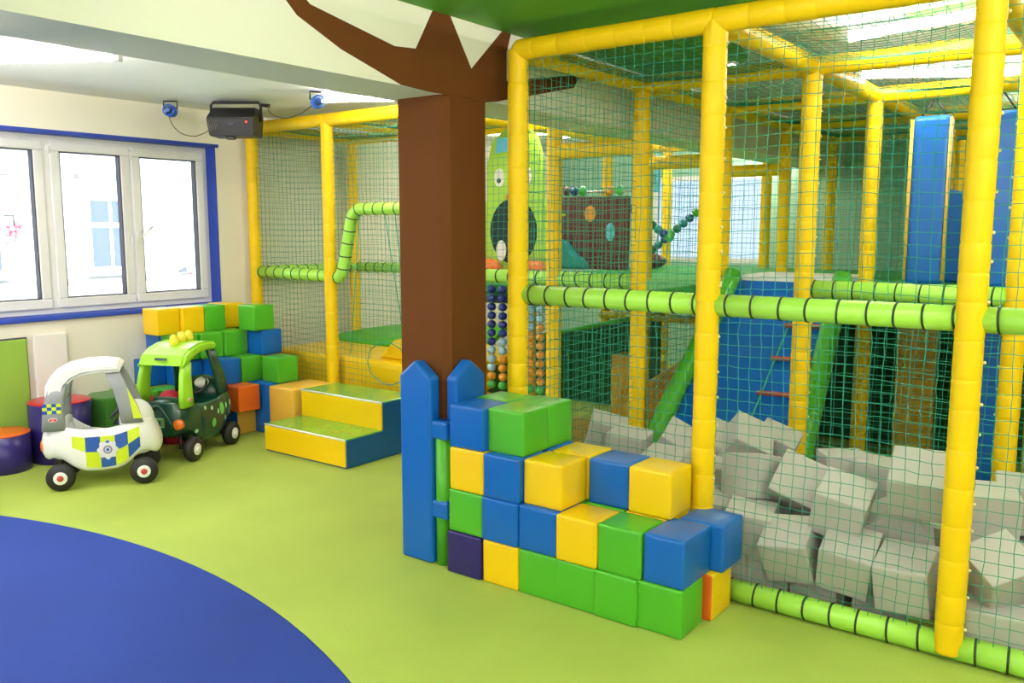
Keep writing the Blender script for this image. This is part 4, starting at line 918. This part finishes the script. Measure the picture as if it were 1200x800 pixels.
# ================================================================== EFFECT LAMPS UNDER THE CEILING
pj = tag(empty('effect_projector', (-5.69, 4.13, ZC), math.radians(36)), 'black effect projector hanging from the ceiling in a U bracket beside the window', 'projector')
bm = bmesh.new()
v = [(-.17, -.10, -.27), (.17, -.10, -.27), (.17, .11, -.27), (-.17, .11, -.27), (-.18, -.13, -.14), (.18, -.13, -.14), (.18, .12, -.12), (-.18, .12, -.12), (-.165, -.03, -.055), (.165, -.03, -.055), (.165, .11, -.055), (-.165, .11, -.055)]
V = [bm.verts.new(p) for p in v]
for q in ((3, 2, 1, 0), (8, 9, 10, 11), *[(k, (k + 1) % 4, 4 + (k + 1) % 4, 4 + k) for k in range(4)], *[(4 + k, 4 + (k + 1) % 4, 8 + (k + 1) % 4, 8 + k) for k in range(4)]): bm.faces.new([V[i] for i in q])
bmesh.ops.bevel(bm, geom=list(bm.edges), offset=.006, segments=2, affect='EDGES'); bm_obj('casing', bm, M['black'], pj)
tube('bracket', [(-.19, .02, -.16), (-.19, .02, -.03), (-.17, .02, -.012), (.17, .02, -.012), (.19, .02, -.03), (.19, .02, -.16)], .011, M['black'], pj, 8)
ball('power_led', (.12, -.127, -.17), .008, M['led'], pj); box('lens', (-.03, -.122, -.20), (.03, -.112, -.15), M['seal'], pj, .008)
for k in range(5): tube('vent_slot', [(-.15 + .014 * k, -.121, -.24), (-.16 + .014 * k, -.134, -.17)], .003, M['metal'], pj, 6)
box('foot', (-.06, -.06, -.29), (.0, .0, -.27), M['black'], pj, .004); tube('socket', [(.18, .02, -.03), (.26, .02, -.035)], .014, M['black'], pj, 8)
def spot(x, y, rz, label):
    t = tag(empty('spot_lamp', (x, y, ZC), math.radians(rz)), label, 'lamp')
    tube('bracket', [(-.05, 0, -.06), (-.05, 0, -.004), (.05, 0, -.004), (.05, 0, -.06)], .006, M['black'], t, 6)
    bm = bmesh.new(); add_lathe(bm, [(.035, -.055), (.045, -.05), (.045, .03), (.035, .06), (.001, .062)], 18, 0, 'y', (0, 0, -.075)); bm_obj('casing', bm, M['spotblue'], t)
    bm = bmesh.new(); add_lathe(bm, [(.032, -.057), (.001, -.058)], 18, 0, 'y', (0, 0, -.075)); bm_obj('lens', bm, M['glass'], t)
spot(-6.085, 3.84, 40, 'small blue spot lamp on the ceiling above the window'); spot(-4.84, 4.20, 60, 'small blue spot lamp on the ceiling near the beam, beside the glowing tube')
def cab(pts, label): tag(tube('cable', pts, .0035, M['cable'], None, 6), label, 'cable', None)
cab(bez((-6.09, 3.82, 2.47), (-6.0, 3.80, 2.28), (-5.95, 3.96, 2.30), 8) + bez((-5.95, 3.96, 2.30), (-5.88, 4.0, 2.32), (-5.83, 4.02, 2.36), 5)[1:], 'thin brown cable from the blue spot by the window to the projector')
cab(bez((-5.48, 4.28, 2.525), (-5.3, 4.1, 2.42), (-5.2, 4.2, 2.40), 8) + bez((-5.2, 4.2, 2.40), (-5.0, 4.2, 2.40), (-4.86, 4.2, 2.49), 8)[1:], 'thin brown cable from the projector to the blue spot near the beam')
